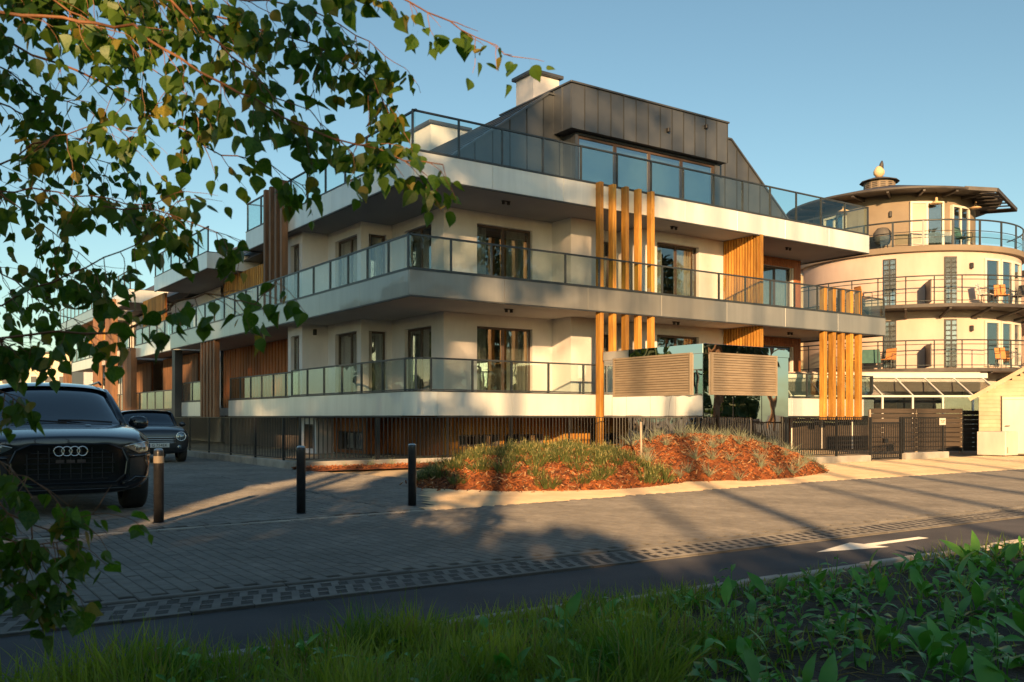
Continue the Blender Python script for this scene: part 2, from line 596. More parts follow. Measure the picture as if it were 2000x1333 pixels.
cycle = strip('cycle_path', 'asphalt', -1.72, -0.60, -0.030)
walk = strip('pavement', 'joint', -0.06, 4.7, -0.014)
gap = strip('drain_strip', 'joint', -0.60, -0.06, -0.0165)


def paver_mesh(name, mat, w, d, h=0.03, b=0.006, g=0.004):
    m = MB()
    x0, x1, y0, y1 = g / 2, w - g / 2, g / 2, d - g / 2
    m.add([(x0, y0, -h), (x1, y0, -h), (x1, y1, -h), (x0, y1, -h),
           (x0, y0, -b), (x1, y0, -b), (x1, y1, -b), (x0, y1, -b),
           (x0 + b, y0 + b, 0), (x1 - b, y0 + b, 0), (x1 - b, y1 - b, 0), (x0 + b, y1 - b, 0)],
          [(8, 9, 10, 11)] + [(i, (i + 1) % 4, 4 + (i + 1) % 4, 4 + i) for i in range(4)] +
          [(4 + i, 4 + (i + 1) % 4, 8 + (i + 1) % 4, 8 + i) for i in range(4)])
    return m


def paver_field(parent, name, mat, w, d, cells, rng, n_single=300, jz=0.002):
    """cells: list of (pos world Vector, angle). the nearest ones are parts, the rest one mass"""
    proto = paver_mesh(name, mat, w, d)
    me = proto.mesh(name, mat)
    cells.sort(key=lambda c: (c[0].x ** 2 + c[0].y ** 2) if abs(c[0].x) < 0.58 * c[0].y else 1e6 + c[0].y)
    for p, a in cells[:n_single]:
        o = obj(name, me, parent, (p.x, p.y, p.z + rng.uniform(-jz, jz)), (rng.uniform(-.008, .008), rng.uniform(-.008, .008), a))
    mass = [MB(), MB(), MB()]
    for p, a in cells[n_single:]:
        c, s_ = math.cos(a), math.sin(a)
        z = p.z + rng.uniform(-jz, jz)
        mass[rng.randrange(3)].add([(p.x + x * c - y * s_, p.y + x * s_ + y * c, z + zz) for x, y, zz in proto.v], proto.f)
    for m in mass:
        if m.v:
            o = m.build(name + 's_beyond', mat, parent)
            o['kind'] = 'stuff'


rng = random.Random(3)
cells = []
PW, PD = 0.105, 0.205
na = int((A_HI - A_LO) / PW)
for i in range(na):
    a = A_LO + i * PW
    nb = int(drive_edge(a) / PD) + 1
    for j in range(nb):
        b = (j - (0.5 if i % 2 else 0.0)) * PD
        if b < -0.01:
            continue
        if b + PD > drive_edge(a) + 0.12:
            continue
        p = st(a, b, 0)
        if p.y < 4.0 or abs(p.x) > 0.6 * p.y + 0.5:
            continue
        cells.append((p, SA))
paver_field(walk, 'paver', 'paver', PW, PD, cells, rng)

# lattice blocks between pavement and cycle path
lat = MB()
LW, LD = 0.40, 0.52
lat.box(0.004, LW - 0.004, 0.0, 0.05, -0.05, 0)
lat.box(0.004, LW - 0.004, LD - 0.05, LD, -0.05, 0)
for k in range(3):
    y0 = 0.05 + k * 0.14
    for q in range(3):
        x = 0.004 + q * 0.133 + (0.05 if k % 2 else 0.0)
        lat.add([(x, y0, -.05), (x + .055, y0, -.05), (x + .10, y0 + .14, -.05), (x + .045, y0 + .14, -.05),
                 (x, y0, -.001), (x + .055, y0, -.001), (x + .10, y0 + .14, -.001), (x + .045, y0 + .14, -.001)],
                [(4, 5, 6, 7), (0, 1, 5, 4), (1, 2, 6, 5), (2, 3, 7, 6), (3, 0, 4, 7)])
    if k < 2:
        lat.box(0.004, LW - 0.004, y0 + .125, y0 + .155, -0.05, -0.002)
lat_me = lat.mesh('lattice_block', 'concrete_dark')
k = 0
a = -8.0
while a < 17:
    p = st(a, -0.59)
    if p.y > 3.6 and abs(p.x) < 0.62 * p.y + 0.3:
        obj('lattice_block', lat_me, gap, (p.x, p.y, -0.012 + rng.uniform(-.003, .003)), (0, 0, SA + rng.uniform(-.006, .006)))
    a += LW

# kerb stones
kerb_me = MB().bbox(0.004, 0.996, 0, 0.07, -0.12, 0.0, 0.008).mesh('kerb_stone', 'concrete_dark')
kerb2_me = MB().bbox(0.004, 0.996, 0, 0.09, -0.14, 0.0, 0.01).mesh('edging_stone', 'concrete')
for i in range(-10, 18):
    p = st(i, -0.068)
    if p.y > 3.5 and abs(p.x) < 0.62 * p.y + 0.6:
        obj('kerb_stone', kerb_me, walk, (p.x, p.y, 0.004 + rng.uniform(-.003, .003)), (0, 0, SA))
    p = st(i + .3, -1.81)
    if p.y > 2.5 and abs(p.x) < 0.62 * p.y + 1.2:
        obj('edging_stone', kerb2_me, cycle, (p.x, p.y, 0.0 + rng.uniform(-.012, .006)), (0, 0, SA + rng.uniform(-.008, .008)))

# painted arrow on the cycle path (head towards the left)
def gnd(px, py, z):
    Y = (EYE - z) * FPX / (py - HORIZON)
    return Vector(((px - 1000) / FPX * Y, Y, z))


za = -0.026
arrow = MB()
tip, h1, h2, tail = gnd(1594, 1079, za), gnd(1660, 1060, za), gnd(1737, 1068.5, za), gnd(1804, 1050, za)
mid = (h1 + h2) / 2
ax = (tail - mid).normalized()
pr = Vector((-ax.y, ax.x, 0)) * 0.055
arrow.add([tip, h2, h1], [(0, 1, 2)])
arrow.add([mid - pr, tail - pr, tail + pr, mid + pr], [(0, 1, 2, 3)])
arrow.build('arrow_marking', 'paint_white', cycle)

# drive of small setts, along the left of the building
DA, DB = CORNER - BU * 2.6, None
drive = MB()
dp = [st(-30, 3.0), st(-10, 3.1), st(-3.6, 3.5), st(1.9, 3.9)]
f0 = Vector((-4.6, 21.2, 0))
drive_poly = dp + [Vector((-.85, 13.2, 0)), Vector((-1.1, 15.6, 0)), Vector((-2.0, 18.2, 0)), Vector((-4.2, 20.2, 0)), Vector((-5.3, 21.5, 0)), f0 + BV * 16 - BU * .4, f0 + BV * 60 - BU * .4,
                   f0 + BV * 60 - BU * 26]
drive.add([(p.x, p.y, -0.010) for p in drive_poly], [tuple(range(len(drive_poly)))])
drv = tag(drive.build('drive', 'joint'), kind='structure')


def inside(poly, x, y):
    c = False
    n = len(poly)
    for i in range(n):
        x0, y0 = poly[i].x, poly[i].y
        x1, y1 = poly[(i + 1) % n].x, poly[(i + 1) % n].y
        if (y0 > y) != (y1 > y) and x < (x1 - x0) * (y - y0) / (y1 - y0) + x0:
            c = not c
    return c


cells = []
CW, CD = 0.16, 0.12
ang = TH + R(90)
cu, cv = Vector((math.cos(ang), math.sin(ang), 0)), Vector((-math.sin(ang), math.cos(ang), 0))
org = Vector((-4, 12, 0))
for i in range(-40, 200):
    for j in range(-60, 170):
        p = org + cu * (i + (0.5 if j % 2 else 0)) * CW + cv * j * CD
        if p.y < 8 or p.y > 32 or abs(p.x) > 0.56 * p.y + .3:
            continue
        if not inside(drive_poly, p.x, p.y):
            continue
        a_, b_ = to_st(p.x, p.y)
        if b_ < drive_edge(a_) + 0.16 and a_ > -10:
            continue
        cells.append((Vector((p.x, p.y, 0.004)), ang))
paver_field(drv, 'sett', 'cobble', CW, CD, cells, rng, 300, 0.004)
# edging row between drive and pavement
ed = MB().bbox(0.004, 0.496, 0, 0.08, -0.1, 0.006, 0.008).mesh('edging_stone', 'concrete')
a = -9.0
while a < 1.4:
    p = st(a, drive_edge(a) + 0.06)
    obj('edging_stone', ed, drv, (p.x, p.y, 0.0), (0, 0, SA + 0.05))
    a += 0.5
# slot drains across the drive
for (p, q) in ((Vector((-3.375, 15.0, 0)), Vector((-1.7, 12.25, 0))), (Vector((-8.1, 21.8, 0)), Vector((-4.3, 16.4, 0)))):
    d = q - p
    o = MB().box(0, d.length, -.02, .02, -.05, .0075).build('slot_drain', 'black_steel', drv, loc=p)
    o.rotation_euler = (0, 0, math.atan2(d.y, d.x))
# sand between the pavement and the mulch
def sheet(name, mat, fz, a0, a1, b0f, b1f, na, nb, kind='structure', keep=None):
    vs, fs = [], []
    for i in range(na + 1):
        a = a0 + (a1 - a0) * i / na
        b0, b1 = b0f(a), b1f(a)
        for j in range(nb + 1):
            b = b0 + (b1 - b0) * j / nb
            p = st(a, b)
            vs.append((p.x, p.y, fz(p.x, p.y, j / nb)))
    for i in range(na):
        for j in range(nb):
            q = i * (nb + 1) + j
            if keep is None or keep(vs[q][0], vs[q][1]):
                fs.append((q, q + nb + 1, q + nb + 2, q + 1))
    return tag(MB().add(vs, fs).build(name, mat, smooth=True), kind=kind)


def hsh(x, y, s=0):
    v = math.sin(x * 127.1 + y * 311.7 + s * 74.7) * 43758.5453
    return v - math.floor(v)


def vnoise(x, y, s=0):
    xi, yi = math.floor(x), math.floor(y)
    fx, fy = x - xi, y - yi
    fx, fy = fx * fx * (3 - 2 * fx), fy * fy * (3 - 2 * fy)
    a = hsh(xi, yi, s) * (1 - fx) + hsh(xi + 1, yi, s) * fx
    b = hsh(xi, yi + 1, s) * (1 - fx) + hsh(xi + 1, yi + 1, s) * fx
    return a * (1 - fy) + b * fy


def fbm(x, y, s=0):
    return vnoise(x, y, s) * .55 + vnoise(x * 2.1, y * 2.1, s + 1) * .28 + vnoise(x * 4.3, y * 4.3, s + 2) * .17


sheet('sand_strip', 'sand', lambda x, y, t: 0.008 + 0.03 * fbm(x * 3, y * 3) * min(1, t * 4) * 1.0 - (0.02 if t < 0.01 else 0),
      -1.3, 24, lambda a: drive_edge(a) + 0.02 + 0.10 * fbm(a * 2.0, 1.0), lambda a: drive_edge(a) + 4.2, 150, 30, keep=lambda x, y: x > -1.15 - 0.10 * (y - 11.5) + 0.35 * (fbm(y * 1.5, 3.3) - .5))

# ------------------------------------------------------------------ mulch mounds
def mound_h(x, y):
    d = Vector((x, y, 0))
    # left mound
    p = d - Vector((0.75, 17.0, 0))
    a, b = p.dot(BU), p.dot(BV)
    r = math.sqrt((a / 2.75) ** 2 + (b / 2.15) ** 2) + 0.10 * (fbm(x * 1.3, y * 1.3, 5) - .5)
    h1 = 0.62 * max(0, 1 - r * r) ** 0.8
    p = d - Vector((3.55, 18.9, 0))
    a, b = p.dot(BU), p.dot(BV)
    if a > 0:
        ra = a / 3.9
    else:
        ra = a / 2.1
    r = math.sqrt(ra ** 2 + (b / 1.95) ** 2) + 0.10 * (fbm(x * 1.3, y * 1.3, 9) - .5)
    h2 = 0.84 * max(0, 1 - r * r) ** 0.8
    h = max(h1, h2)
    return h + (0.07 * (fbm(x * 5, y * 5, 2) - .5) + 0.05 * (fbm(x * 14, y * 14, 3) - .5) if h > 0.01 else 0)


vs, fs = [], []
mx0, mx1, my0, my1, st_ = -2.6, 7.6, 13.6, 22.4, 0.07
nx, ny = int((mx1 - mx0) / st_), int((my1 - my0) / st_)
idx = {}
for i in range(nx + 1):
    for j in range(ny + 1):
        x, y = mx0 + i * st_, my0 + j * st_
        h = mound_h(x, y)
        if h > -9:
            idx[(i, j)] = len(vs)
            vs.append((x, y, -0.025 + h if h > 0.012 else -0.05))
for i in range(nx):
    for j in range(ny):
        q = [(i, j), (i + 1, j), (i + 1, j + 1), (i, j + 1)]
        if any(mound_h(mx0 + a * st_, my0 + b * st_) > 0.012 for a, b in q):
            fs.append(tuple(idx[k_] for k_ in q))
mound = tag(MB().add(vs, fs).build('mulch_mound', 'mulch', smooth=True), kind='structure')
chipm = [MB(), MB(), MB()]
rng = random.Random(11)
n = 0
while n < 20000:
    x, y = rng.uniform(mx0, mx1), rng.uniform(my0, my1)
    h = mound_h(x, y)
    if h < 0.015:
        if h > -0.001 and rng.random() < 0.03 and mound_h(x + .25, y + .35) > .02:
            h = 0.04
        else:
            continue
    n += 1
    l, w = rng.uniform(.02, .055), rng.uniform(.006, .016)
    e = Euler((rng.uniform(-.9, .9), rng.uniform(-.9, .9), rng.uniform(0, 6.28))).to_matrix()
    c = Vector((x, y, h - 0.018 + rng.uniform(0, .02)))
    t_ = fbm(x * 2.2, y * 2.2, 6)
    q_ = 0 if rng.random() < .62 else (1 if rng.random() < .35 + t_ * .6 else 2)
    chipm[q_].add([c + e @ Vector(q) for q in ((-l, -w, 0), (l, -w, 0), (l, w, 0.004), (-l, w, 0.004), (0, 0, 0.012))],
                  [(0, 1, 4), (1, 2, 4), (2, 3, 4), (3, 0, 4), (0, 3, 2, 1)])
for q_, mt in enumerate(('mulch_chip', 'chip_dark', 'chip_pale')):
    tag(chipm[q_].build('bark_chips', mt, mound), kind='stuff')
# thin mulch bed in front of the fence on the left
vs, fs = [], []
bed0 = Vector((-5.0, 20.95, 0))
for i in range(41):
    for j in range(9):
        p = bed0 + BU * (i * 0.15) + BV * (-0.75 + j * 0.11 + 0.18 * (fbm(i * .4, 2.2) - .5))
        vs.append((p.x, p.y, -0.03 + 0.08 * math.sin(j / 8 * 3.14) + 0.05 * fbm(p.x * 5, p.y * 5)))
for i in range(40):
    for j in range(8):
        q = i * 9 + j
        fs.append((q, q + 9, q + 10, q + 1))
bed = tag(MB().add(vs, fs).build('mulch_bed', 'mulch', smooth=True), kind='structure')
chips = MB()
for n in range(1500):
    p = bed0 + BU * rng.uniform(0, 6) + BV * rng.uniform(-.75, .1)
    l, w = rng.uniform(.02, .05), rng.uniform(.006, .014)
    e = Euler((rng.uniform(-.8, .8), rng.uniform(-.8, .8), rng.uniform(0, 6.28))).to_matrix()
    c = Vector((p.x, p.y, 0.05 + rng.uniform(-.02, .03)))
    chips.add([c + e @ Vector(q) for q in ((-l, -w, 0), (l, -w, 0), (l, w, 0.004), (-l, w, 0.004))], [(0, 1, 2, 3)])
tag(chips.build('bark_chips', 'mulch_chip', bed), kind='stuff')

# ------------------------------------------------------------------ building helpers (local frame: x along the street front, y into the block)
def wall(parent, name, mat, p0, p1, z0, z1, holes=(), depth=0.28):
    """plastered wall face from p0 to p1, outside on the right hand; holes (a0,a1,z0,z1) with reveals"""
    p0, p1 = Vector((*p0, 0)), Vector((*p1, 0))
    L = (p1 - p0).length
    m = MB()
    A = sorted({0.0, L, *[h[0] for h in holes], *[h[1] for h in holes]})
    Z = sorted({z0, z1, *[h[2] for h in holes], *[h[3] for h in holes]})
    for i in range(len(A) - 1):
        for j in range(len(Z) - 1):
            a, b, c, d = A[i], A[i + 1], Z[j], Z[j + 1]
            if any(h[0] - 1e-6 <= a and b <= h[1] + 1e-6 and h[2] - 1e-6 <= c and d <= h[3] + 1e-6 for h in holes):
                continue
            m.add([(a, 0, c), (b, 0, c), (b, 0, d), (a, 0, d)], [(0, 1, 2, 3)])
            m.add([(a, depth, c), (b, depth, c), (b, depth, d), (a, depth, d)], [(3, 2, 1, 0)])
    for h in holes:
        a, b, c, d = h
        m.add([(a, 0, c), (a, depth, c), (a, depth, d), (a, 0, d), (b, 0, c), (b, depth, c), (b, depth, d), (b, 0, d)],
              [(0, 1, 2, 3), (7, 6, 5, 4), (3, 2, 6, 7), (4, 5, 1, 0)])
    o = m.build(name, mat, parent)
    d_ = p1 - p0
    o.location = p0
    o.rotation_euler = (0, 0, math.atan2(d_.y, d_.x))
    return o


def curtain_mesh(x0, x1, z0, z1, y, seed):
    rg = random.Random(seed)
    m = MB()
    n = max(6, int((x1 - x0) / 0.03))
    vs = []
    ph = rg.uniform(0, 6)
    for i in range(n + 1):
        x = x0 + (x1 - x0) * i / n
        yy = y + 0.035 * math.sin(x * 42 + ph) + 0.012 * math.sin(x * 97 + ph)
        vs += [(x, yy, z0), (x, yy, z1)]
    m.add(vs, [(2 * i, 2 * i + 2, 2 * i + 3, 2 * i + 1) for i in range(n)])
    return m


WSEED = [0]


def window(parent, p0, p1, a0, a1, z0, z1, n=2, glass='window_glass', frame='frame_brown', curtain='sides', back=0.12, fw=0.07, name='window'):
    """a framed window set in the hole a0..a1, z0..z1 of a wall p0 -> p1"""
    d = Vector((p1[0] - p0[0], p1[1] - p0[1], 0))
    rz = math.atan2(d.y, d.x)
    m = MB()
    g = 0.003
    m.box(a0 + g, a0 + fw, back, back + .07, z0 + g, z1 - g)
    m.box(a1 - fw, a1 - g, back, back + .07, z0 + g, z1 - g)
    m.box(a0 + fw, a1 - fw, back, back + .07, z1 - fw, z1 - g)
    m.box(a0 + fw, a1 - fw, back, back + .07, z0 + g, z0 + fw)
    w = (a1 - a0 - 2 * fw) / n
    for k in range(1, n):
        x = a0 + fw + k * w
        m.box(x - fw * .65, x + fw * .65, back + .004, back + .066, z0 + fw, z1 - fw)
    fr = m.build(name, frame, parent)
    fr.location = (p0[0], p0[1], 0)
    fr.rotation_euler = (0, 0, rz)
    for k in range(n):
        x0_, x1_ = a0 + fw + k * w, a0 + fw + (k + 1) * w
        if k: x0_ += fw * .65
        if k < n - 1: x1_ -= fw * .65
        B(x0_, x1_, back + .03, back + .042, z0 + fw, z1 - fw).build('pane', glass, fr)
    WSEED[0] += 1
    W = a1 - a0
    if curtain == 'sides':
        curtain_mesh(a0 + .02, a0 + W * .27, z0 + .03, z1 - .02, back + .24, WSEED[0]).build('curtain', 'curtain', fr, True)
        curtain_mesh(a1 - W * .36, a1 - .02, z0 + .03, z1 - .02, back + .24, WSEED[0] + 50).build('curtain', 'curtain', fr, True)
    elif curtain == 'all':
        curtain_mesh(a0 + .02, a1 - .02, z0 + .03, z1 - .02, back + .24, WSEED[0]).build('curtain', 'curtain', fr, True)
    elif curtain == 'sky_reflection':
        B(a0 + .02, a1 - .02, back + .2, back + .21, z0 + .1, z1).build('sky_reflection', 'sky_reflection', fr)  # sheet coloured like the sky reflection, set behind the panes
    return fr


def band(parent, p0, p1, z0, z1, mat, plen=2.4, th=0.045, name='fascia_panel', trim=True):
    """a row of fascia panels, outer face on the line p0 -> p1 (outside on the right hand)"""
    p0v, p1v = Vector((*p0, 0)), Vector((*p1, 0))
    d = p1v - p0v
    L = d.length
    rz = math.atan2(d.y, d.x)
    n = max(1, round(L / plen))
    w = L / n
    me = MB().bbox(0.004, w - 0.004, 0, th, z0, z1, 0.004).mesh(name, mat)
    dn = d.normalized()
    for i in range(n):
        p = p0v + dn * (i * w)
        obj(name, me, parent, p, (0, 0, rz))
    if trim:
        o = B(0, L, -0.012, th + .05, z1 + 0.001, z1 + 0.03).build('coping', 'rail_metal', parent, loc=p0v)
        o.rotation_euler = (0, 0, rz)
        o = B(0.01, L - 0.01, 0.006, th + .03, z0 - 0.035, z0 - 0.002).build('drip_edge', 'dark_panel', parent, loc=p0v)
        o.rotation_euler = (0, 0, rz)


def railing(parent, pts, z0, z1, gap=1.3, inset=0.06, first=True, last=True):
    """posts, panes and handrail along a polyline (outside on the right hand)"""
    P = [Vector((*p, 0)) for p in pts]
    post_me = None
    for i in range(len(P) - 1):
        d = P[i + 1] - P[i]
        L = d.length
        dn = d.normalized()
        inn = Vector((-dn.y, dn.x, 0)) * inset
        rz = math.atan2(d.y, d.x)
        n = max(1, round(L / gap))
        w = L / n
        pm = B(-.022, .022, -.03, .03, z0, z1 - .045).mesh('rail_post', 'rail_metal')
        gm = B(.028, w - .028, -.006, .006, z0 + .05, z1 - .055).mesh('glass_pane', 'rail_glass')
        for k in range(n):
            p = P[i] + inn + dn * (k * w)
            if k or (i == 0 and first) or i:
                obj('rail_post', pm, parent, p, (0, 0, rz))
            obj('glass_pane', gm, parent, p, (0, 0, rz))
        if i == len(P) - 2 and last:
            obj('rail_post', pm, parent, P[i + 1] + inn - dn * .03, (0, 0, rz))
        o = B(-.02, L + .02, -.03, .03, z1 - .045, z1).build('handrail', 'rail_metal', parent, loc=P[i] + inn)
        o.rotation_euler = (0, 0, rz)
        o = B(0.0, L, -.022, .022, z0 + .012, z0 + .046).build('bottom_rail', 'rail_metal', parent, loc=P[i] + inn)
        o.rotation_euler = (0, 0, rz)


def boards(parent, p0, p1, z0, z1, mat='larch', w=0.14, gap=0.012, th=0.03, holes=(), name='cladding_board', proud=0.004, fins=False):
    """upright timber boards on the wall p0 -> p1"""
    p0v, p1v = Vector((*p0, 0)), Vector((*p1, 0))
    d = p1v - p0v
    L = d.length
    dn = d.normalized()
    rz = math.atan2(d.y, d.x)
    n = max(1, round(L / w))
    ww = L / n
    cache = {}
    for i in range(n):
        a, b = i * ww, (i + 1) * ww
        hit = [h for h in holes if h[0] < b - .02 and h[1] > a + .02]
        segs = [(z0, z1)]
        for h in hit:
            ns = []
            for (c, e) in segs:
                if h[3] <= c or h[2] >= e:
                    ns.append((c, e))
                    continue
                if h[2] > c + .03: ns.append((c, h[2]))
                if h[3] < e - .03: ns.append((h[3], e))
            segs = ns
        for (c, e) in segs:
            if (c, e) not in cache:
                cache[(c, e)] = MB().bbox(gap / 2, ww - gap / 2, -th - proud, -proud, c, e, 0.004).mesh(name, mat)
            obj(name, cache[(c, e)], parent, p0v + dn * a, (0, 0, rz))


# ------------------------------------------------------------------ the apartment building
ab = thing('apartment_building', 'white and grey apartment house with wrapped balconies, larch posts and dark metal attic', 'building', CORNER, TH)
LOW, MID, UPP = (1.24, 1.87), (4.34, 4.99), (7.48, 8.147)
TR = 13.1                                # left end of the attic terrace
# slabs
slab = MB()
r = 0.7
arc = [(r - r * math.cos(q) + 0.05, r - r * math.sin(q) + 0.05) for q in [k * math.pi / 2 / 8 for k in range(9)]]
slab.prism([p for p in arc] + [(20.04, 0.05), (20.04, 12), (6, 12), (6, 8.7), (0.05, 8.7)], 1.26, 1.58)
slab.prism([(0.38, 8.71), (5.99, 8.71), (5.99, 22.7), (0.38, 22.7)], 1.26, 1.58)
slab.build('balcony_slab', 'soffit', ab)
slab = MB()
o_ = -0.28
slab.prism([(o_ + .05, o_ + .05), (20.38, o_ + .05), (20.38, 12), (6, 12), (6, 22.7), (o_ + .05, 22.7)], 4.36, 4.72)
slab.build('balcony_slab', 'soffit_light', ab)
slab = MB()
slab.prism([(.05, .05), (19.74, .05), (19.74, 12), (6, 12), (6, TR - .05), (.05, TR - .05)], 7.50, 7.86)
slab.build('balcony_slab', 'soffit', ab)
# fascias
band(ab, (r, 0), (20.09, 0), *LOW, 'fascia_white')
band(ab, (0, 8.7), (0, r), *LOW, 'fascia_white')
cv_ = MB()
n = 12
vs = []
for k in range(n + 1):
    q = math.pi + (math.pi / 2) * k / n
    for (rr, zz) in ((r, LOW[0]), (r, LOW[1]), (r - .045, LOW[1]), (r - .045, LOW[0])):
        vs.append((r + rr * math.cos(q), r + rr * math.sin(q), zz))
cv_.add(vs, [(4 * k + a, 4 * k + 4 + a, 4 * k + 4 + (a + 1) % 4, 4 * k + (a + 1) % 4) for k in range(n) for a in range(4)])
autosmooth(cv_.build('fascia_panel', 'fascia_white', ab))
cvt = MB()
vs = []
for k in range(n + 1):
    q = math.pi + (math.pi / 2) * k / n
    for (rr, zz) in ((r + .012, LOW[1] + .001), (r + .012, LOW[1] + .03), (r - .095, LOW[1] + .03), (r - .095, LOW[1] + .001)):
        vs.append((r + rr * math.cos(q), r + rr * math.sin(q), zz))
cvt.add(vs, [(4 * k + a, 4 * k + 4 + a, 4 * k + 4 + (a + 1) % 4, 4 * k + (a + 1) % 4) for k in range(n) for a in range(4)])
cvt.build('coping', 'rail_metal', ab)
band(ab, (20.09, 0.05), (20.09, 6.0), *LOW, 'fascia_white')
band(ab, (0.33, 16.2), (0.33, 8.72), *LOW, 'fascia_white')
band(ab, (0.2, 22.6), (0.2, 18.1), *LOW, 'fascia_white')
band(ab, (o_, o_), (20.42, o_), *MID, 'fascia_grey', 3.0)
band(ab, (o_, 22.7), (o_, o_ + .05), *MID, 'fascia_grey', 3.0)
band(ab, (20.42, o_ + .05), (20.42, 6.0), *MID, 'fascia_grey', 3.0)
band(ab, (0, 0), (19.79, 0), *UPP, 'fascia_white', 2.55)
band(ab, (0, TR), (0, 0.05), *UPP, 'fascia_white', 2.55)
band(ab, (19.79, 0.05), (19.79, 6.0), *UPP, 'fascia_white')
band(ab, (5.9, TR), (0.05, TR), *UPP, 'fascia_white', 2.9)
# railings
railing(ab, [(20.05, 0.0), (20.05, 5.5)], LOW[1] + .03, 2.78)
railing(ab, [(0.0, 8.6), (0.0, 0.55), (0.16, .16), (.55, 0.0), (20.0, 0.0)], LOW[1] + .03, 2.78)
railing(ab, [(0.33, 16.1), (0.33, 8.8)], LOW[1] + .03, 2.78)
railing(ab, [(0.2, 22.5), (0.2, 18.2)], LOW[1] + .03, 2.78)
railing(ab, [(o_, 22.6), (o_, o_), (18.9, o_)], MID[1] + .03, 5.93)
railing(ab, [(18.98, o_), (20.36, o_), (20.36, 5.5)], MID[1] + .03, 5.75)
railing(ab, [(4.0, TR - .05), (0.0, TR - .05), (0.0, 0.0), (19.75, 0.0), (19.75, 5.5)], UPP[1] + .03, 9.24, 1.42)

# outline of the living floors
PL = [(2.2, 22.6), (2.2, 9.9), (.42, 9.9), (.42, 8.6), (1.35, 8.6), (1.35, 5.98), (2.46, 5.98), (2.46, 2.64), (6.53, 2.64), (6.53, 1.65), (7.58, 1.65),
      (7.58, 2.6), (9.3, 2.6), (9.3, 1.65), (13.65, 1.65), (13.65, 2.7), (19.15, 2.7), (19.15, 12)]
for (za, zb, h0, h1, zfl) in ((1.58, 4.36, 1.66, 4.0, 0), (4.72, 7.50, 4.80, 7.15, 1)):
    wins = {6: [(.15, .98)], 4: None}
    for i in range(len(PL) - 1):
        p0, p1 = PL[i], PL[i + 1]
        L = math.dist(p0, p1)
        holes = []
        m = 'plaster'
        if i == 0:                      # long rear left wall
            holes = []
        elif i == 1:
            pass
        elif i == 2:                    # short wall beside the timber recess
            holes = [(.25, 1.05, h0, h1)]
        elif i == 4:                    # bay, outer face
            holes = [(.62, L, h0, h1)]
        elif i == 5:                    # bay, street face
            holes = [(0, .92, h0, h1)]
        elif i == 6:                    # beside the corner
            holes = [(.89, 2.60, h0, h1)]
        elif i == 7:
            holes = [(1.19, 3.29, h0, h1)]
        elif i == 11:
            holes = [(.45, 1.45, h0, h1)]
        elif i == 13:
            holes = [(.95, 2.95, h0, h1)]
        elif i == 15:
            holes = [(3.15, 5.0, h0, h1)]
        w_ = wall(ab, 'wall', m, p0, p1, za, zb, holes)
        for h in holes:
            if i == 4:
                window(ab, p0, p1, h[0], h[1], h[2], h[3], 2, curtain='all' if zfl else 'sides')
            elif i == 5:
                window(ab, p0, p1, h[0], h[1], h[2], h[3], 1, curtain='sides', name='window')
            elif i == 0:
                window(ab, p0, p1, *h, 2, curtain='all')
            elif i == 15:
                window(ab, p0, p1, *h, 2, curtain='all')
            else:
                window(ab, p0, p1, *h, 2, curtain='sides')
        if i == 15:
            boards(ab, p0, p1, za + .02, zb - .02, 'larch_red', 0.145, holes=holes)
        if i == 0:
            boards(ab, p0, p1, za + .02, zb - .02, 'larch_red' if zfl == 0 else 'larch', 0.36, gap=0.13, th=.07)
        if i == 1:
            boards(ab, p0, p1, za + .02, zb - .02, 'larch_shaded', 0.20, gap=0.05, th=.05)
# corner mullion of the bay windows
for (h0, h1) in ((1.66, 4.0), (4.80, 7.15)):
    B(1.35 + .13, 1.35 + .25, 5.98 + .13, 5.98 + .25, h0, h1).build('window_mullion', 'frame_brown', ab)
# rooms behind the glass
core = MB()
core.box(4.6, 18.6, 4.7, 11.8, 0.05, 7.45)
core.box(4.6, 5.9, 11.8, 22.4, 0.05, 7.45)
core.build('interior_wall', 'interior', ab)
# timber screens between the balconies
for (za, zb) in ((1.60, 4.34), (4.74, 7.49)):
    B(13.52, 13.60, .05, 1.64, za, zb).build('screen_panel', 'larch_red', ab)
    me = MB().bbox(-.045, 0, 0, .075, za, zb, .004).mesh('screen_batten', 'larch')
    for k in range(13):
        obj('screen_batten', me, ab, (13.519, 0.06 + k * 0.124, 0))
    B(13.515, 13.66, -.02, .045, za, zb).build('screen_post', 'larch', ab)
# larch posts in front of the bands
for s_ in (6.21, 6.71, 7.22, 7.74, 8.28):
    MB().bbox(s_ - .066, s_ + .066, -.235, -.02, 0.0, 8.19, .006).build('timber_post', 'larch', ab)
for s_ in (16.81, 17.33, 17.85, 18.37, 18.90):
    MB().bbox(s_ - .085, s_ + .085, -.235, -.02, 1.10, 5.95, .006).build('timber_post', 'larch', ab)
for t_ in (8.86, 9.38, 9.92, 10.46):
    MB().bbox(-.235, -.02, t_ - .09, t_ + .09, 4.40, 9.2, .006).build('timber_post', 'larch_shaded', ab)
for t_ in (16.3, 16.75, 17.2, 17.65, 18.05):
    MB().bbox(-.235, -.02, t_ - .10, t_ + .10, 1.2, 4.33, .006).build('timber_post', 'larch_shaded', ab)
MB().bbox(-.1, .25, 22.6, 23.1, 0, 4.30, .01).build('column', 'dark_panel', ab)
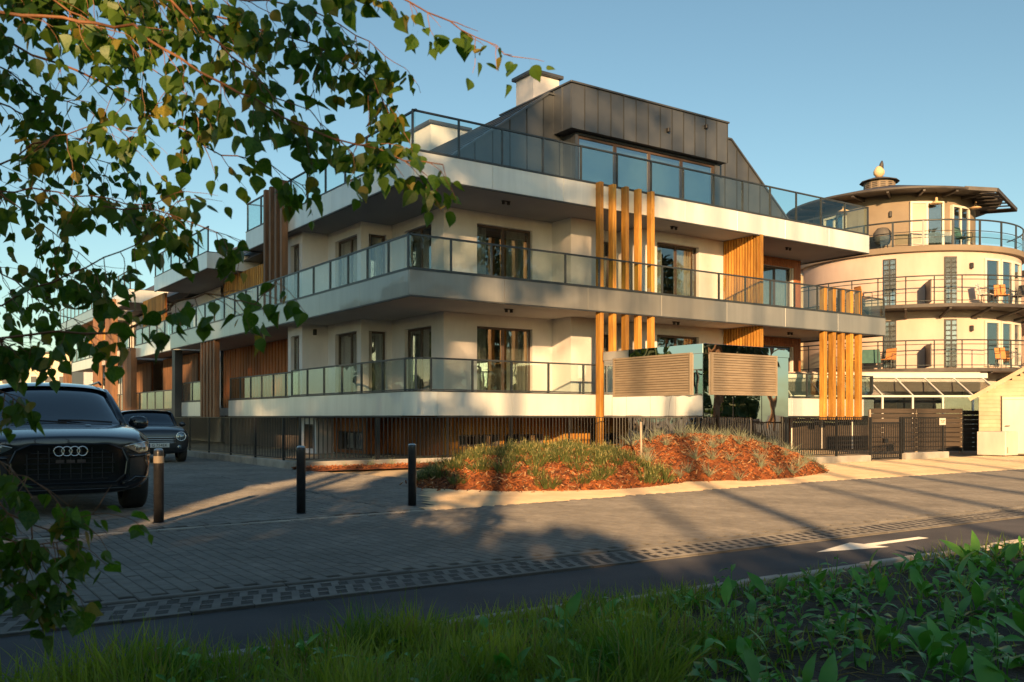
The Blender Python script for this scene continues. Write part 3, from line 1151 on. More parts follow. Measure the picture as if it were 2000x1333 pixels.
# ground floor, half sunk, clad in larch
GP = [(2.2, 22.6), (2.2, 9.9), (.92, 9.9), (.92, 8.6), (1.6, 8.6), (1.6, 6.1), (2.5, 6.1), (2.5, 2.68), (6.5, 2.68), (6.5, 1.9), (7.6, 1.9), (7.6, 2.65), (9.3, 2.65), (9.3, 1.9), (19.1, 1.9), (19.1, 12)]
for i in range(len(GP) - 1):
    p0, p1 = GP[i], GP[i + 1]
    L = math.dist(p0, p1)
    holes = []
    if i == 2: holes = [(.2, 1.1, 0.1, .95)]
    if i == 4: holes = [(.4, 2.2, .1, .72)]
    if i == 7: holes = [(.55, 1.9, .3, .66), (2.15, 2.75, .3, .66), (2.95, 3.6, .3, .66)]
    if i == 13: holes = [(.5, 1.3, .2, .75)]
    wall(ab, 'plinth_wall', 'plaster' if i in (2, 3) else 'interior', p0, p1, -0.1, 1.26, holes)
    for h in holes:
        window(ab, p0, p1, *h, 2, curtain='sides', fw=.05)
    if i in (0,):
        continue
    if i in (4, 5, 6, 7, 8, 9, 13):
        boards(ab, p0, p1, 0.0, 1.24, 'larch_red' if i < 7 or i == 13 else 'larch', 0.17 if i != 13 else .24, holes=holes)
# lamps under the slabs
lm = MB()
lm.tube([(-.09, 0, 0), (-.09, 0, -.10)], .045, 12)
lm.tube([(.09, 0, 0), (.09, 0, -.10)], .045, 12)
lm.box(-.14, .14, -.04, .04, -.02, 0)
lme = lm.mesh('ceiling_lamp', 'lamp_body')
for (s_, t_) in ((3.6, 1.0), (10.2, .8), (16.4, 1.1)):
    obj('ceiling_lamp', lme, ab, (s_, t_, 7.497))
    obj('ceiling_lamp', lme, ab, (s_ + .1, t_, 4.357))
obj('wall_lamp', MB().bbox(-.05, .05, -.12, 0, -.1, .1, .01).mesh('wall_lamp', 'lamp_body'), ab, (.85, 8.595, 4.1))

# ------------------------------------------------------------------ attic: metal gable, roof, dormer, chimneys
GT = 2.6
ZT = 8.15
SL, SR, TL, TRR, ZR = 1.5, 19.3, 6.35, 14.95, 11.62
roof = MB().prism_y([(SL, ZT - .25), (SR, ZT - .25), (TRR, ZR), (TL, ZR)], GT + .04, 21.0)
roof.build('roof', 'zinc_roof', ab)
# overlapping courses on the left slope
nc = 13
dx, dz = (TL - SL) / nc, (ZR - ZT) / nc
for k in range(nc):
    a0, a1 = SL + dx * k, SL + dx * (k + 1) + .03
    zz0, zz1 = ZT + dz * k, ZT + dz * (k + 1) + .02
    m = MB()
    n_ = Vector((-dz, 0, dx)).normalized()
    t0, t1 = .055, .02
    q = [(a0 + n_.x * .01, zz0 + n_.z * .01), (a0 + n_.x * t0, zz0 + n_.z * t0), (a1 + n_.x * t1, zz1 + n_.z * t1), (a1 + n_.x * .01, zz1 + n_.z * .01)]
    m.prism_y(q, GT + .1, 20.9)
    m.build('roof_course', 'zinc_roof', ab)


def zlim(s_):
    if s_ < TL: return ZT + (s_ - SL) / (TL - SL) * (ZR - ZT)
    if s_ > TRR: return ZT + (SR - s_) / (SR - TRR) * (ZR - ZT)
    return ZR


ns = 27
for k in range(ns):
    a0 = SL + .1 + (SR - SL - .2) * k / ns
    a1 = SL + .1 + (SR - SL - .2) * (k + 1) / ns - .02
    pts = [(a0, 7.9), (a1, 7.9), (a1, zlim(a1))]
    for xm in (TRR, TL):
        if a0 < xm < a1: pts.append((xm, ZR))
    pts.append((a0, zlim(a0)))
    sh_ = MB().prism_y(pts, GT, GT + .035).build('metal_sheet', 'zinc', ab)
    z_top = zlim(a1)
    B(a1 - .006, a1 + .026, GT - .03, GT + .03, 7.9, max(8.0, min(z_top, zlim(a1 + .02)) - .005)).build('seam', 'dark_panel', sh_)
# gable edge flashing
for (a, b) in (((SL - .1, ZT - .05), (TL, ZR + .03)), ((TL, ZR + .03), (TRR, ZR + .03)), ((TRR, ZR + .03), (SR + .1, ZT - .05))):
    MB().bar((a[0], GT + .05, a[1]), (b[0], GT + .05, b[1]), .22, .06).build('verge_flashing', 'zinc', ab)
# dormer
DS0, DS1, DT, DZ0, DZ1 = 6.57, 13.75, 1.68, 10.36, 11.80
B(DS0 + .03, DS1 - .03, DT + .03, GT + 3.0, DZ0 + .02, DZ1 - .03).build('dormer', 'zinc_roof', ab)
nd = 13
for k in range(nd):
    a0 = DS0 + (DS1 - DS0) * k / nd
    a1 = DS0 + (DS1 - DS0) * (k + 1) / nd
    sh_ = B(a0 + .010, a1 - .022, DT, DT + .026, DZ0, DZ1 - .02).build('metal_sheet', 'zinc', ab)
    B(a1 - .021, a1 + .009, DT - .022, DT + .024, DZ0, DZ1 - .021).build('seam', 'dark_panel', sh_)
for k in range(2):
    t0 = DT + .03 + k * .45
    m = B(DS0, DS0 + .026, t0, t0 + .43, DZ0, DZ1 - .02)
    m.box(DS0 - .025, DS0 + .02, t0 + .432, t0 + .448, DZ0, DZ1 - .02)
    m.build('metal_sheet', 'zinc', ab)
    m = B(DS1 - .026, DS1, t0, t0 + .43, DZ0, DZ1 - .02)
    m.build('metal_sheet', 'zinc', ab)
MB().bbox(DS0 - .05, DS1 + .06, DT - .06, GT + 3.1, DZ1 - .02, DZ1 + .04, .008).build('dormer_coping', 'zinc_roof', ab)
for (s_, z_) in ((10.75, 11.0), (12.6, 11.45)):
    MB().bbox(s_ - .05, s_ + .05, DT - .12, DT - .001, z_ - .07, z_ + .07, .01).build('wall_lamp', 'lamp_body', ab)
# glazing below the dormer
wl = (6.95, 1.95)
wr = (13.65, 1.95)
wall(ab, 'attic_wall', 'zinc', wl, wr, 7.9, 10.355, [(.12, 6.45, 8.02, 10.29)], .22)
window(ab, wl, wr, .12, 6.45, 8.02, 10.29, 4, glass='terrace_glass', curtain='sky_reflection', back=.06, fw=.09)
B(6.96, 6.99, 1.951, 2.59, 7.9, 10.355).build('attic_cheek', 'zinc', ab)
B(13.61, 13.64, 1.951, 2.59, 7.9, 10.355).build('attic_cheek', 'zinc', ab)
# chimneys
for (s0, s1, t0, t1, z0, z1) in ((6.7, 7.8, 3.9, 4.9, 10.6, 12.78), (6.0, 7.7, 9.6, 11.2, 10.6, 12.45)):
    c = B(s0, s1, t0, t1, z0, z1).build('chimney', 'plaster', ab)
    MB().bbox(s0 - .12, s1 + .12, t0 - .12, t1 + .12, z1 + .002, z1 + .12, .015).build('chimney_cap', 'zinc_roof', c)

# ------------------------------------------------------------------ the long wing behind (same rows of balconies, farther along the drive)
wg = thing('apartment_wing', 'far wing of stepped balconies with timber fins along the drive, behind the cars', 'building', CORNER, TH)
wall(wg, 'wall', 'plaster', (2.2, 58), (2.2, 23.2), 0, 7.48, [(3 + 4.2 * k, 5 + 4.2 * k, 5.0, 7.1) for k in range(7)] + [(3 + 4.2 * k, 5 + 4.2 * k, 1.7, 4.0) for k in range(7)])
for k in range(7):
    for (h0, h1) in ((5.0, 7.1), (1.7, 4.0)):
        window(wg, (2.2, 58), (2.2, 23.2), 3 + 4.2 * k, 5 + 4.2 * k, h0, h1, 2, curtain='all')
wall(wg, 'wall', 'plaster', (12, 58), (2.2, 58), 0, 7.48)
B(2.5, 6, 23.3, 57.5, 0, 7.3).build('interior_wall', 'interior', wg)
for (t0, t1, z0, z1, mt, s0) in ((23.7, 31.2, 4.38, 5.0, 'fascia_white', .05), (32.6, 39.8, 4.38, 5.0, 'fascia_white', .05), (41.0, 50.0, 4.38, 5.0, 'fascia_white', .05),
                                 (18.0, 26.8, 7.48, 8.15, 'fascia_white', 0.0), (32.2, 36.6, 7.5, 8.2, 'fascia_white', 0.0), (41.5, 55.0, 7.4, 8.1, 'fascia_grey', 0.0)):
    band(wg, (s0, t1), (s0, t0), z0, z1, mt)
    band(wg, (s0 + .05, t0), (s0 + 2.3, t0), z0, z1, mt)
    B(s0 + .05, 2.6 if z0 < 7 else 6.0, t0 + .05, t1 - .05, z0 + .02, z0 + .34).build('balcony_slab', 'soffit', wg)
    railing(wg, [(s0, t1), (s0, t0)], z1 + .03, z1 + (.9 if z0 < 7 else 1.1), 1.5)
B(.0, .3, 23.15, 57, 0.3, 1.55).build('parapet_wall', 'dark_panel', wg)
B(.3, 2.19, 23.2, 57, 1.2, 1.5).build('balcony_slab', 'soffit', wg)
railing(wg, [(.0, 56), (.0, 23.6)], 1.56, 2.5, 1.6)
for (t0, n_, z0, z1) in ((31.0, 7, 0.9, 4.9), (35.6, 7, 0.9, 8.0), (39.9, 5, .9, 7.4), (50.5, 6, .9, 4.4)):
    for k in range(n_):
        MB().bbox(-.2, .1, t0 + k * .30 - .1, t0 + k * .30 + .1, z0, z1, .006).build('timber_post', 'larch_shaded', wg)
for (t0, t1, z0, z1, s_) in ((14.0, 20.5, 4.74, 7.47, 1.6), (26.9, 31.5, 4.74, 7.47, .6), (24.0, 30.5, 1.6, 4.3, 1.4), (33, 39.5, 1.6, 4.3, 1.4), (43, 49, 5.0, 7.3, 1.0)):
    boards(wg, (s_, t1), (s_, t0), z0, z1, 'larch' if z0 > 4 else 'larch_shaded', .26, gap=.09, th=.06)
    B(s_ + .001, s_ + .05, t0, t1, z0, z1).build('screen_panel', 'larch_red', wg)
for t_ in (31.9, 40.6):
    MB().bbox(-.1, .25, t_ - .2, t_ + .2, 0, 4.35, .01).build('column', 'dark_panel', wg)
MB().prism_y([(1.4, 7.6), (10, 7.6), (8, 10.4), (4.6, 10.4)], 21.05, 57).build('roof', 'dark_roof', wg)

# ------------------------------------------------------------------ mirror-clad substation kiosk
KP = Vector((4.97, 24.0, 0))
ks = thing('mirror_kiosk', 'mirror-clad utility kiosk with two beige louvre grilles behind the mulch mound', 'kiosk', KP, TH)
KS, KT, KZ = 3.43, 3.94, 2.86
B(.03, KS - .03, .03, KT - .03, 0, KZ + .2).build('kiosk_body', 'dark_panel', ks)
n = 4
for k in range(n):
    t0, t1 = KT * k / n, KT * (k + 1) / n
    B(0, .025, t0 + .003, t1 - .003, 0, KZ).build('mirror_panel', 'mirror_steel', ks)
n = 3
for k in range(n):
    s0, s1 = KS * k / n, KS * (k + 1) / n
    B(s0 + .028, s1 - .003, 0, .025, 0, KZ).build('mirror_panel', 'mirror_steel', ks)
B(KS - .025, KS, .03, KT, 0, KZ).build('mirror_panel', 'mirror_steel', ks)
MB().bbox(-.012, KS + .03, -.012, KT + .03, KZ + .006, KZ + .26, .004).build('roof_fascia', 'mirror_steel', ks)
B(-.008, .012, -.008, .012, 0, KZ).build('corner_trim', 'chrome', ks)


def louvre(parent, w, h, loc, rz, ns=15):
    m = MB()
    f = .05
    m.box(0, f, -.06, 0, 0, h); m.box(w - f, w, -.06, 0, 0, h)
    m.box(f, w - f, -.06, 0, h - f, h); m.box(f, w - f, -.06, 0, 0, f)
    fr = m.build('louvre_grille', 'louvre', parent, loc=loc)
    fr.rotation_euler = (0, 0, rz)
    B(f, w - f, -.008, -.002, f, h - f).build('backing', 'dark_panel', fr)
    d = (h - 2 * f) / ns
    me = MB().prism_x([(-.055, 0), (-.048, -.002), (-.010, d * .92), (-.017, d * .96)], f + .001, w - f - .001).mesh('slat', 'louvre')
    for k in range(ns):
        obj('slat', me, fr, (0, 0, f + k * d + .004))


louvre(ks, 2.60, 1.11, (.285, -.004, 1.785), 0)
louvre(ks, 3.09, 1.12, (-.004, 3.48, 1.78), -math.pi / 2)

# ------------------------------------------------------------------ steel fences
def fence(name, label, p0, dr, L, z0=.17, z1=1.19, gap=.114, bar=.026, plinth=True, post=2.0, ph=.15, rail='black_steel', pmat='concrete'):
    rz = math.atan2(dr.y, dr.x)
    f = thing(name, label, 'fence', p0, rz)
    n = int(L / gap)
    me = B(-bar / 2, bar / 2, -.006, .006, z0 + .05, z1 - .01).mesh('bar', rail)
    for k in range(n + 1):
        obj('bar', me, f, (k * gap + .03, 0, 0))
    B(0, L, -.02, .02, z1 - .009, z1 + .012).build('top_rail', rail, f)
    B(0, L, -.018, .018, z0 + .028, z0 + .049).build('bottom_rail', rail, f)
    k = 0
    pm = B(-.025, .025, -.024, .024, ph - .01, z1 - .012).mesh('post', rail)
    while k <= L + .01:
        obj('post', pm, f, (min(k, L - .03) + .028, 0, 0))
        k += post
    if plinth:
        n = max(1, round(L / 2.4))
        w = L / n
        pme = MB().bbox(.004, w - .004, -.1, .1, -.1, ph, .012).mesh('plinth_stone', pmat)
        for k in range(n):
            obj('plinth_stone', pme, f, (k * w, 0, 0))
    return f


FC = Vector((-4.97, 21.5, 0))
fence('garden_fence', 'black steel bar fence on a concrete plinth, between ground floor and mulch mounds', FC, BU, 9.6)
fence('garden_fence', 'black steel bar fence running back along the drive behind the small grey car', FC + BV * 15.0, -BV, 14.9)
RF = Vector((6.75, 22.75, 0))
fence('garden_fence', 'dense black bar fence on a low pale plinth between the mirror kiosk and the gate', RF, BU, 3.4, gap=.085, bar=.030, ph=.18, z0=.2)
fence('garden_fence', 'short black bar fence panel with a small white sign, right of the gate', RF + BU * 4.98, BU, 2.2, gap=.085, bar=.032, ph=.2, z0=.22)
g = thing('garden_gate', 'black steel bar gate standing between the two dense fence panels', 'gate', RF + BU * 3.47, TH)
me = B(-.014, .014, -.006, .006, .1, 1.02).mesh('bar', 'black_steel')
for k in range(16):
    obj('bar', me, g, (.08 + k * .085, 0, 0))
B(.02, 1.42, -.02, .02, 1.021, 1.06).build('top_rail', 'black_steel', g)
B(.02, 1.42, -.02, .02, .06, .099).build('bottom_rail', 'black_steel', g)
B(.0, .05, -.03, .03, 0, 1.2).build('post', 'black_steel', g)
B(1.40, 1.45, -.03, .03, 0, 1.2).build('post', 'black_steel', g)
B(.55, .72, -.09, -.02, .5, .62).build('lock_box', 'black_steel', g)
sg = thing('small_sign', 'small white notice plate with faded orange marks on the short fence panel', 'sign', RF + BU * 6.95 - BV * .02, TH)
B(-.16, .16, -.012, 0, .97, 1.17).build('plate', 'sign_white', sg)
for (x0, x1, z) in ((-.10, -.02, 1.09), (.02, .11, 1.09), (-.07, .08, 1.045)):
    B(x0, x1, -.0145, -.0121, z, z + .02).build('print_mark', 'sign_ink', sg)

# ------------------------------------------------------------------ bollards
def bollard(px, py, label, h=.83):
    p = gnd(px, py, 0.0)
    b = thing('bollard', label, 'bollard', (p.x, p.y, 0), 0, 'black bollards along the pavement edge')
    MB().lathe([(.0, .0), (.056, 0), (.056, h - .04), (.054, h - .012), (.048, h - .002)], 24).build('tube', 'bollard_paint', b, True)
    c = MB().lathe([(.0505, h - .012), (.049, h + .004), (.03, h + .014), (0, h + .016)], 24).build('cap', 'steel', b, True)
    MB().lathe([(.07, 0), (.07, .008), (.0575, .012)], 24).build('base_ring', 'bollard_paint', b, True)
    return b, h


b1, h = bollard(310, 1022, 'black bollard with a worn sticker near its top, nearest the dark car')
MB().lathe([(.0572, h - .15), (.0572, h - .07)], 24).build('sticker', 'louvre', b1, True)
bollard(588, 1004, 'black bollard in full shade, the middle one of the three')
bollard(805, 989, 'black bollard beside the mulch mound, catching the sun along its side')

# ------------------------------------------------------------------ plants on the mounds
def blade(m, base, dirv, length, width, bend, rg, seg=3):
    """a narrow tapering blade"""
    d = Vector(dirv).normalized()
    side = d.cross(Vector((0, 0, 1)))
    if side.length < .01:
        side = Vector((1, 0, 0))
    side = (Matrix.Rotation(rg.uniform(-1.2, 1.2), 3, d) @ side.normalized())
    p = Vector(base)
    vs = []
    for i in range(seg + 1):
        t = i / seg
        w = width * (1 - t) ** .7 * (.75 + .5 * math.sin(t * 3.1)) if i < seg else 0
        vs += [p - side * w / 2, p + side * w / 2] if i < seg else [p]
        d = (d + Vector((0, 0, -bend / seg)) + Vector((dirv[0], dirv[1], 0)) * (bend * .35 / seg)).normalized()
        p = p + d * (length / seg)
    fs = [(2 * i, 2 * i + 1, 2 * i + 3, 2 * i + 2) for i in range(seg - 1)] + [(2 * seg - 2, 2 * seg - 1, 2 * seg)]
    m.add(vs, fs)


def heather_mesh(seed):
    rg = random.Random(seed)
    m, t = MB(), MB()
    for k in range(75):
        a, r_ = rg.uniform(0, 6.28), rg.random() ** .6
        bx = Vector((math.cos(a) * .15 * r_, math.sin(a) * .15 * r_, 0))
        l = rg.uniform(.14, .30) * (1.15 - .45 * r_)
        d = Vector((math.cos(a) * .75 * r_ + rg.uniform(-.2, .2), math.sin(a) * .75 * r_ + rg.uniform(-.2, .2), 1))
        blade(m, bx, d, l, .018, .15, rg, 2)
        dn = d.normalized()
        for q in range(7):
            f = rg.uniform(.2, 1)
            p = bx + dn * l * f
            aa = rg.uniform(0, 6.28)
            blade(t if (f > .86 and rg.random() < .55) else m, p, (math.cos(aa), math.sin(aa), rg.uniform(.3, 1.4)), rg.uniform(.025, .05), .012, .1, rg, 1)
        if rg.random() < .3:
            blade(t, bx + dn * l * .8, d, .08, .016, .05, rg, 1)
    return m.mesh('foliage', 'heather'), t.mesh('tips', 'heather_tip')


def tuft_mesh(seed):
    rg = random.Random(seed)
    m = MB()
    for k in range(60):
        a = rg.uniform(0, 6.28)
        out = rg.uniform(.15, 1.0)
        blade(m, (rg.uniform(-.02, .02), rg.uniform(-.02, .02), 0), (math.cos(a) * out, math.sin(a) * out, 1), rg.uniform(.16, .42), .007, rg.uniform(.2, 1.0), rg, 4)
    return m.mesh('grass_tuft', 'tuft')


HM = [heather_mesh(s) for s in range(4)]
TM = [tuft_mesh(s) for s in range(5)]
rng = random.Random(5)
pts = []
tries = 0
while len(pts) < 96 and tries < 6000:
    tries += 1
    x, y = rng.uniform(-2.1, 3.3), rng.uniform(14.6, 19.2)
    h = mound_h(x, y)
    if h < .08 or (x > 2.2 and y > 16.6) or x > .55 * (y - 14) + 1.6:
        continue
    if any((x - a) ** 2 + (y - b) ** 2 < .26 ** 2 for a, b in pts):
        continue
    if y < 16.0 and rng.random() < .45:
        continue
    pts.append((x, y))
    hm = HM[rng.randrange(4)]
    s = thing('heather_shrub', 'low green heather shrub with straw-coloured tips on the left mulch mound', 'shrub', (x, y, h - .05), rng.uniform(0, 6.28), 'heather shrubs on the left mulch mound')
    sc = rng.uniform(.78, 1.12)
    s.scale = (sc, sc, sc * rng.uniform(.85, 1.1))
    obj('foliage', hm[0], s)['kind'] = 'stuff'
    obj('tips', hm[1], s)['kind'] = 'stuff'
pts2 = []
tries = 0
while len(pts2) < 74 and tries < 8000:
    tries += 1
    x, y = rng.uniform(1.8, 7.3), rng.uniform(16.2, 21.4)
    h = mound_h(x, y)
    if h < .04 or any((x - a) ** 2 + (y - b) ** 2 < .15 for a, b in pts) or any((x - a) ** 2 + (y - b) ** 2 < .33 ** 2 for a, b in pts2):
        continue
    l = Vector((x, y, 0)) - KP
    if -.15 < l.dot(BU) < KS + .1 and l.dot(BV) > -.15:
        continue
    pts2.append((x, y))
    o = obj('grass_tuft', TM[rng.randrange(5)], None, (x, y, h - .04), (rng.uniform(-.12, .12), rng.uniform(-.12, .12), rng.uniform(0, 6.28)), rng.uniform(.75, 1.15))
    tag(o, 'pale blue-green grass tuft planted in the red mulch of the right mound', 'grass tuft', 'grass tufts on the right mulch mound')
for k in range(9):
    p = bed0 + BU * (1.2 + k * .42 + rng.uniform(-.15, .15)) + BV * rng.uniform(-.5, -.1)
    o = obj('grass_tuft', TM[rng.randrange(5)], None, (p.x, p.y, .04), (0, 0, rng.uniform(0, 6.28)), rng.uniform(.5, .8))
    tag(o, 'small pale weed tuft in the narrow mulch bed before the fence', 'grass tuft', 'weed tufts in the narrow mulch bed')
p = at(1252, 815, 16.9)
hz = mound_h(p.x, p.y)
o = MB().tube([(0, 0, 0), (.005, .004, .4), (-.004, 0, .78)], [.022, .021, .018], 10).build('tree_stake', 'stake', None, True, (p.x, p.y, hz - .08))
tag(o, 'single pale wooden stake upright in the red mulch of the right mound', 'stake')

# ------------------------------------------------------------------ round tower house on the right
TX, TY = 18.8, 44.0
tw = thing('tower_house', 'cream round tower house with ring balconies and a dark overhanging roof', 'building', (TX, TY, 0), -math.atan2(TX, TY))
TRAD = 4.85


def pol(r_, deg, z=0.0, cx=0.0):
    return Vector((cx + r_ * math.sin(R(deg)), -r_ * math.cos(R(deg)), z))


MB().lathe([(TRAD, 0), (TRAD, 8.25)], 96).build('wall', 'tower_cream', tw, True)
autosmooth(MB().lathe([(TRAD, 8.25), (TRAD + .18, 8.26), (TRAD + .18, 8.5), (TRAD - .2, 8.5), (0, 8.45)], 96).build('terrace_edge', 'tower_drum', tw))
DX = -.62
MB().lathe([(3.6, 8.4), (3.6, 11.25)], 72, (DX, 0, 0)).build('drum_wall', 'tower_drum', tw, True)
rf = autosmooth(MB().lathe([(3.5, 11.06), (4.75, 11.0), (4.80, 11.04), (4.80, 11.12), (1.2, 12.05), (0, 12.1)], 64, (DX - .1, 0, 0)).build('roof', 'dark_roof', tw)) 
# rafters under the eaves
for d_ in range(-90, 100, 18):
    a, b = pol(3.55, d_, 10.96, DX), pol(4.7, d_, 10.99, DX - .1)
    MB().bar(a, b, .10, .14).build('rafter', 'dark_roof', tw)
for d_ in (-30, 28, 62):
    p = pol(3.95, d_, 10.55, DX)
    MB().lathe([(0, .26), (.05, .25), (.06, .1), (.26, 0), (.26, -.02), (0, -.04)], 16, p).build('eaves_lamp', 'ornament', tw, True)
    MB().tube([p + Vector((0, 0, .2)), p + Vector((0, 0, .5))], .03, 8).build('lamp_stem', 'dark_roof', tw)
# lantern
LZ = 11.95
cxl = DX - .55
MB().lathe([(.72, LZ), (.72, LZ + .55)], 12, (cxl, 0, 0)).build('lantern', 'tower_drum', tw)
MB().lathe([(.92, LZ + .55), (.88, LZ + .60), (.3, LZ + .78), (0, LZ + .8)], 12, (cxl, 0, 0)).build('lantern_roof', 'dark_roof', tw)
for d_ in (-45, -15, 15, 45):
    for k in range(5):
        a, b = pol(.715, d_ - 9, LZ + .10 + k * .085, cxl), pol(.715, d_ + 9, LZ + .10 + k * .085, cxl)
        MB().bar(a, b, .05, .03).build('lantern_slat', 'dark_roof', tw)
MB().lathe([(0, 0), (.12, .02), (.25, .18), (.26, .32), (.16, .50), (.09, .56), (0, .58)], 16, (cxl - .02, 0, LZ + .78)).build('roof_ornament', 'ornament', tw, True)
MB().tube([(cxl + .06, 0, LZ + 1.2), (cxl + .10, 0, LZ + 1.45), (cxl + .12, 0, LZ + 1.6)], [.13, .09, .03], 8).build('weather_vane', 'dark_roof', tw, True)
# louvred sun canopy at the right of the roof
cz = 11.0
ca = [pol(4.6, 40, cz + .1, DX), pol(5.35, 52, cz - .05, DX), pol(5.25, 80, cz - .5, DX), pol(3.9, 98, cz - .2, DX)]
for i in range(3):
    MB().bar(ca[i], ca[i + 1], .12, .16).build('canopy_frame', 'dark_roof', tw)
for k in range(7):
    t = (k + .5) / 7
    MB().bar(ca[0].lerp(ca[3], t), ca[1].lerp(ca[2], t), .22, .035).build('canopy_slat', 'dark_roof', tw)
# balconies: rings of steel
BR = 6.25
for (zd, nm) in ((5.88, 0), (3.22, 1)):
    autosmooth(MB().lathe([(TRAD + .001, zd - .14), (BR, zd - .14), (BR, zd), (TRAD + .001, zd)], 72, (0, 0, 0), R(-200), R(20)).build('balcony_deck', 'dark_roof', tw))
    for d_ in range(-80, 90, 16):
        MB().bar(pol(TRAD, d_, zd - .45), pol(BR - .1, d_, zd - .16), .09, .10).build('bracket', 'dark_roof', tw)
    arcp = lambda z, r_=BR - .04: [pol(r_, d_, z) for d_ in range(-95, 96, 5)]
    for (zz, rr) in ((1.15, .028), (.98, .016), (.12, .016)):
        MB().tube(arcp(zd + zz), rr, 6).build('handrail', 'rail_metal', tw, True)
    for d_ in range(-90, 91, 10):
        p = pol(BR - .04, d_)
        MB().tube([(p.x, p.y, zd), (p.x, p.y, zd + 1.14)], .025, 6).build('rail_post', 'rail_metal', tw)
    # privacy panel set across the balcony
    MB().bar(pol(TRAD + .05, 9, zd + .55), pol(BR - .1, 9, zd + .55), .04, .95).build('privacy_panel', 'dark_panel', tw)
    # glass block columns
    for d_ in (-7.5, 21):
        z0 = zd + .12
        me = MB().bbox(-.11, .11, -.05, .05, 0, .205, .02).mesh('glass_block', 'lamp_lens')
        B(-.26, .26, -.02, .04, z0 - .03, z0 + 2.02).build('block_frame', 'dark_panel', tw, loc=pol(TRAD + .035, d_)).rotation_euler = (0, 0, R(d_))
        for c_ in (-.125, .125):
            for k in range(9):
                q = pol(TRAD + .05, d_ + math.degrees(c_ / TRAD))
                obj('glass_block', me, tw, (q.x, q.y, z0 + k * .22), (0, 0, R(d_)))


def tower_window(d_, z0, z1, w, n=2, r_=TRAD, cx=0.0, shut=False):
    m = MB()
    fw = .09
    m.box(-w / 2, -w / 2 + fw, -.08, .25, z0, z1); m.box(w / 2 - fw, w / 2, -.08, .25, z0, z1)
    m.box(-w / 2 + fw, w / 2 - fw, -.08, .25, z1 - fw, z1); m.box(-w / 2 + fw, w / 2 - fw, -.08, .25, z0, z0 + fw)
    iw = (w - 2 * fw) / n
    for k in range(1, n):
        x = -w / 2 + fw + k * iw
        m.box(x - .045, x + .045, -.07, .2, z0 + fw, z1 - fw)
    p = pol(r_, d_, 0, cx)
    fr = m.build('window', 'white_frame', tw, loc=p)
    fr.rotation_euler = (0, 0, R(d_))
    for k in range(n):
        x0 = -w / 2 + fw + k * iw + (.045 if k else 0)
        x1 = -w / 2 + fw + (k + 1) * iw - (.045 if k < n - 1 else 0)
        if shut and k == 0:
            B(x0, x1, -.04, -.01, z0 + fw, z1 - fw).build('shutter', 'tower_cream', fr)
        else:
            B(x0, x1, -.03, -.018, z0 + fw, z1 - fw).build('pane', 'window_glass', fr)
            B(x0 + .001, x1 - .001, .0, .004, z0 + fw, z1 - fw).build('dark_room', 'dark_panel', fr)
    return fr


for zd in (5.88, 3.22):
    tower_window(44, zd + .15, zd + 2.1, .85, 1)
    tower_window(55, zd + .15, zd + 2.1, .85, 1)
    tower_window(66, zd + .15, zd + 2.1, .85, 1)
    MB().bbox(-.07, .07, -.14, 0, -.12, .12, .02).build('wall_lamp', 'lamp_body', tw, loc=pol(TRAD, 31.5, zd + 1.75)).rotation_euler = (0, 0, R(31.5))
tower_window(24, 8.6, 10.7, 1.5, 2, 3.6, DX, True)
tower_window(52, 8.6, 10.6, 1.2, 2, 3.6, DX)
tower_window(-42, 8.6, 10.5, 1.3, 2, 3.6, DX)
MB().bbox(-.06, .06, -.12, 0, -.13, .13, .02).build('wall_lamp', 'lamp_body', tw, loc=pol(3.6, 0, 10.2, DX))
# terrace railing
for (zz, rr) in ((1.08, .035), (.62, .015), (.35, .015)):
    MB().tube([pol(TRAD + .08, d_, 8.5 + zz) for d_ in range(-95, 120, 5)], rr, 6).build('handrail', 'rail_metal', tw, True)
for d_ in range(-90, 120, 14):
    p = pol(TRAD + .08, d_)
    B(-.04, .04, -.025, .025, 8.5, 9.56).build('rail_post', 'rail_metal', tw, loc=p).rotation_euler = (0, 0, R(d_))
    q = pol(TRAD + .08, d_ + 7)
    B(-.52, .52, -.005, .005, 8.6, 9.05).build('glass_pane', 'rail_glass', tw, loc=q).rotation_euler = (0, 0, R(d_ + 7))
# flat side wing with shuttered windows, left of the round wall
wgp = B(-7.6, -3.0, -1.7, 5.5, 0, 8.25).build('side_wall', 'tower_cream', tw)
for x in (-5.75, -4.85):
    for zd in (5.88, 3.22):
        m = MB()
        m.box(x - .42, x - .34, -1.80, -1.69, zd + .1, zd + 2.2); m.box(x + .34, x + .42, -1.80, -1.69, zd + .1, zd + 2.2)
        m.box(x - .34, x + .34, -1.80, -1.69, zd + 2.12, zd + 2.2)
        fr = m.build('window', 'white_frame', tw)
        B(x - .34, x + .34, -1.75, -1.70, zd + .1, zd + 2.12).build('shutter', 'shed_board', fr)
# second round house at the far right
t2 = thing('round_annex', 'pale round annex at the right edge beside the tower house', 'building', (27.9, 46.0, 0), -.55)
MB().lathe([(3.6, 0), (3.6, 8.0)], 64).build('wall', 'tower_cream', t2, True)
MB().lathe([(3.75, 8.0), (3.75, 8.25), (0, 8.6)], 64).build('roof', 'dark_roof', t2)
for zd in (5.88, 3.22):
    B(-.55, .55, -3.66, -3.4, zd + .1, zd + 2.1).build('window', 'white_frame', t2)
    B(-.45, .45, -3.68, -3.661, zd + .2, zd + 2.0).build('pane', 'window_glass', t2)


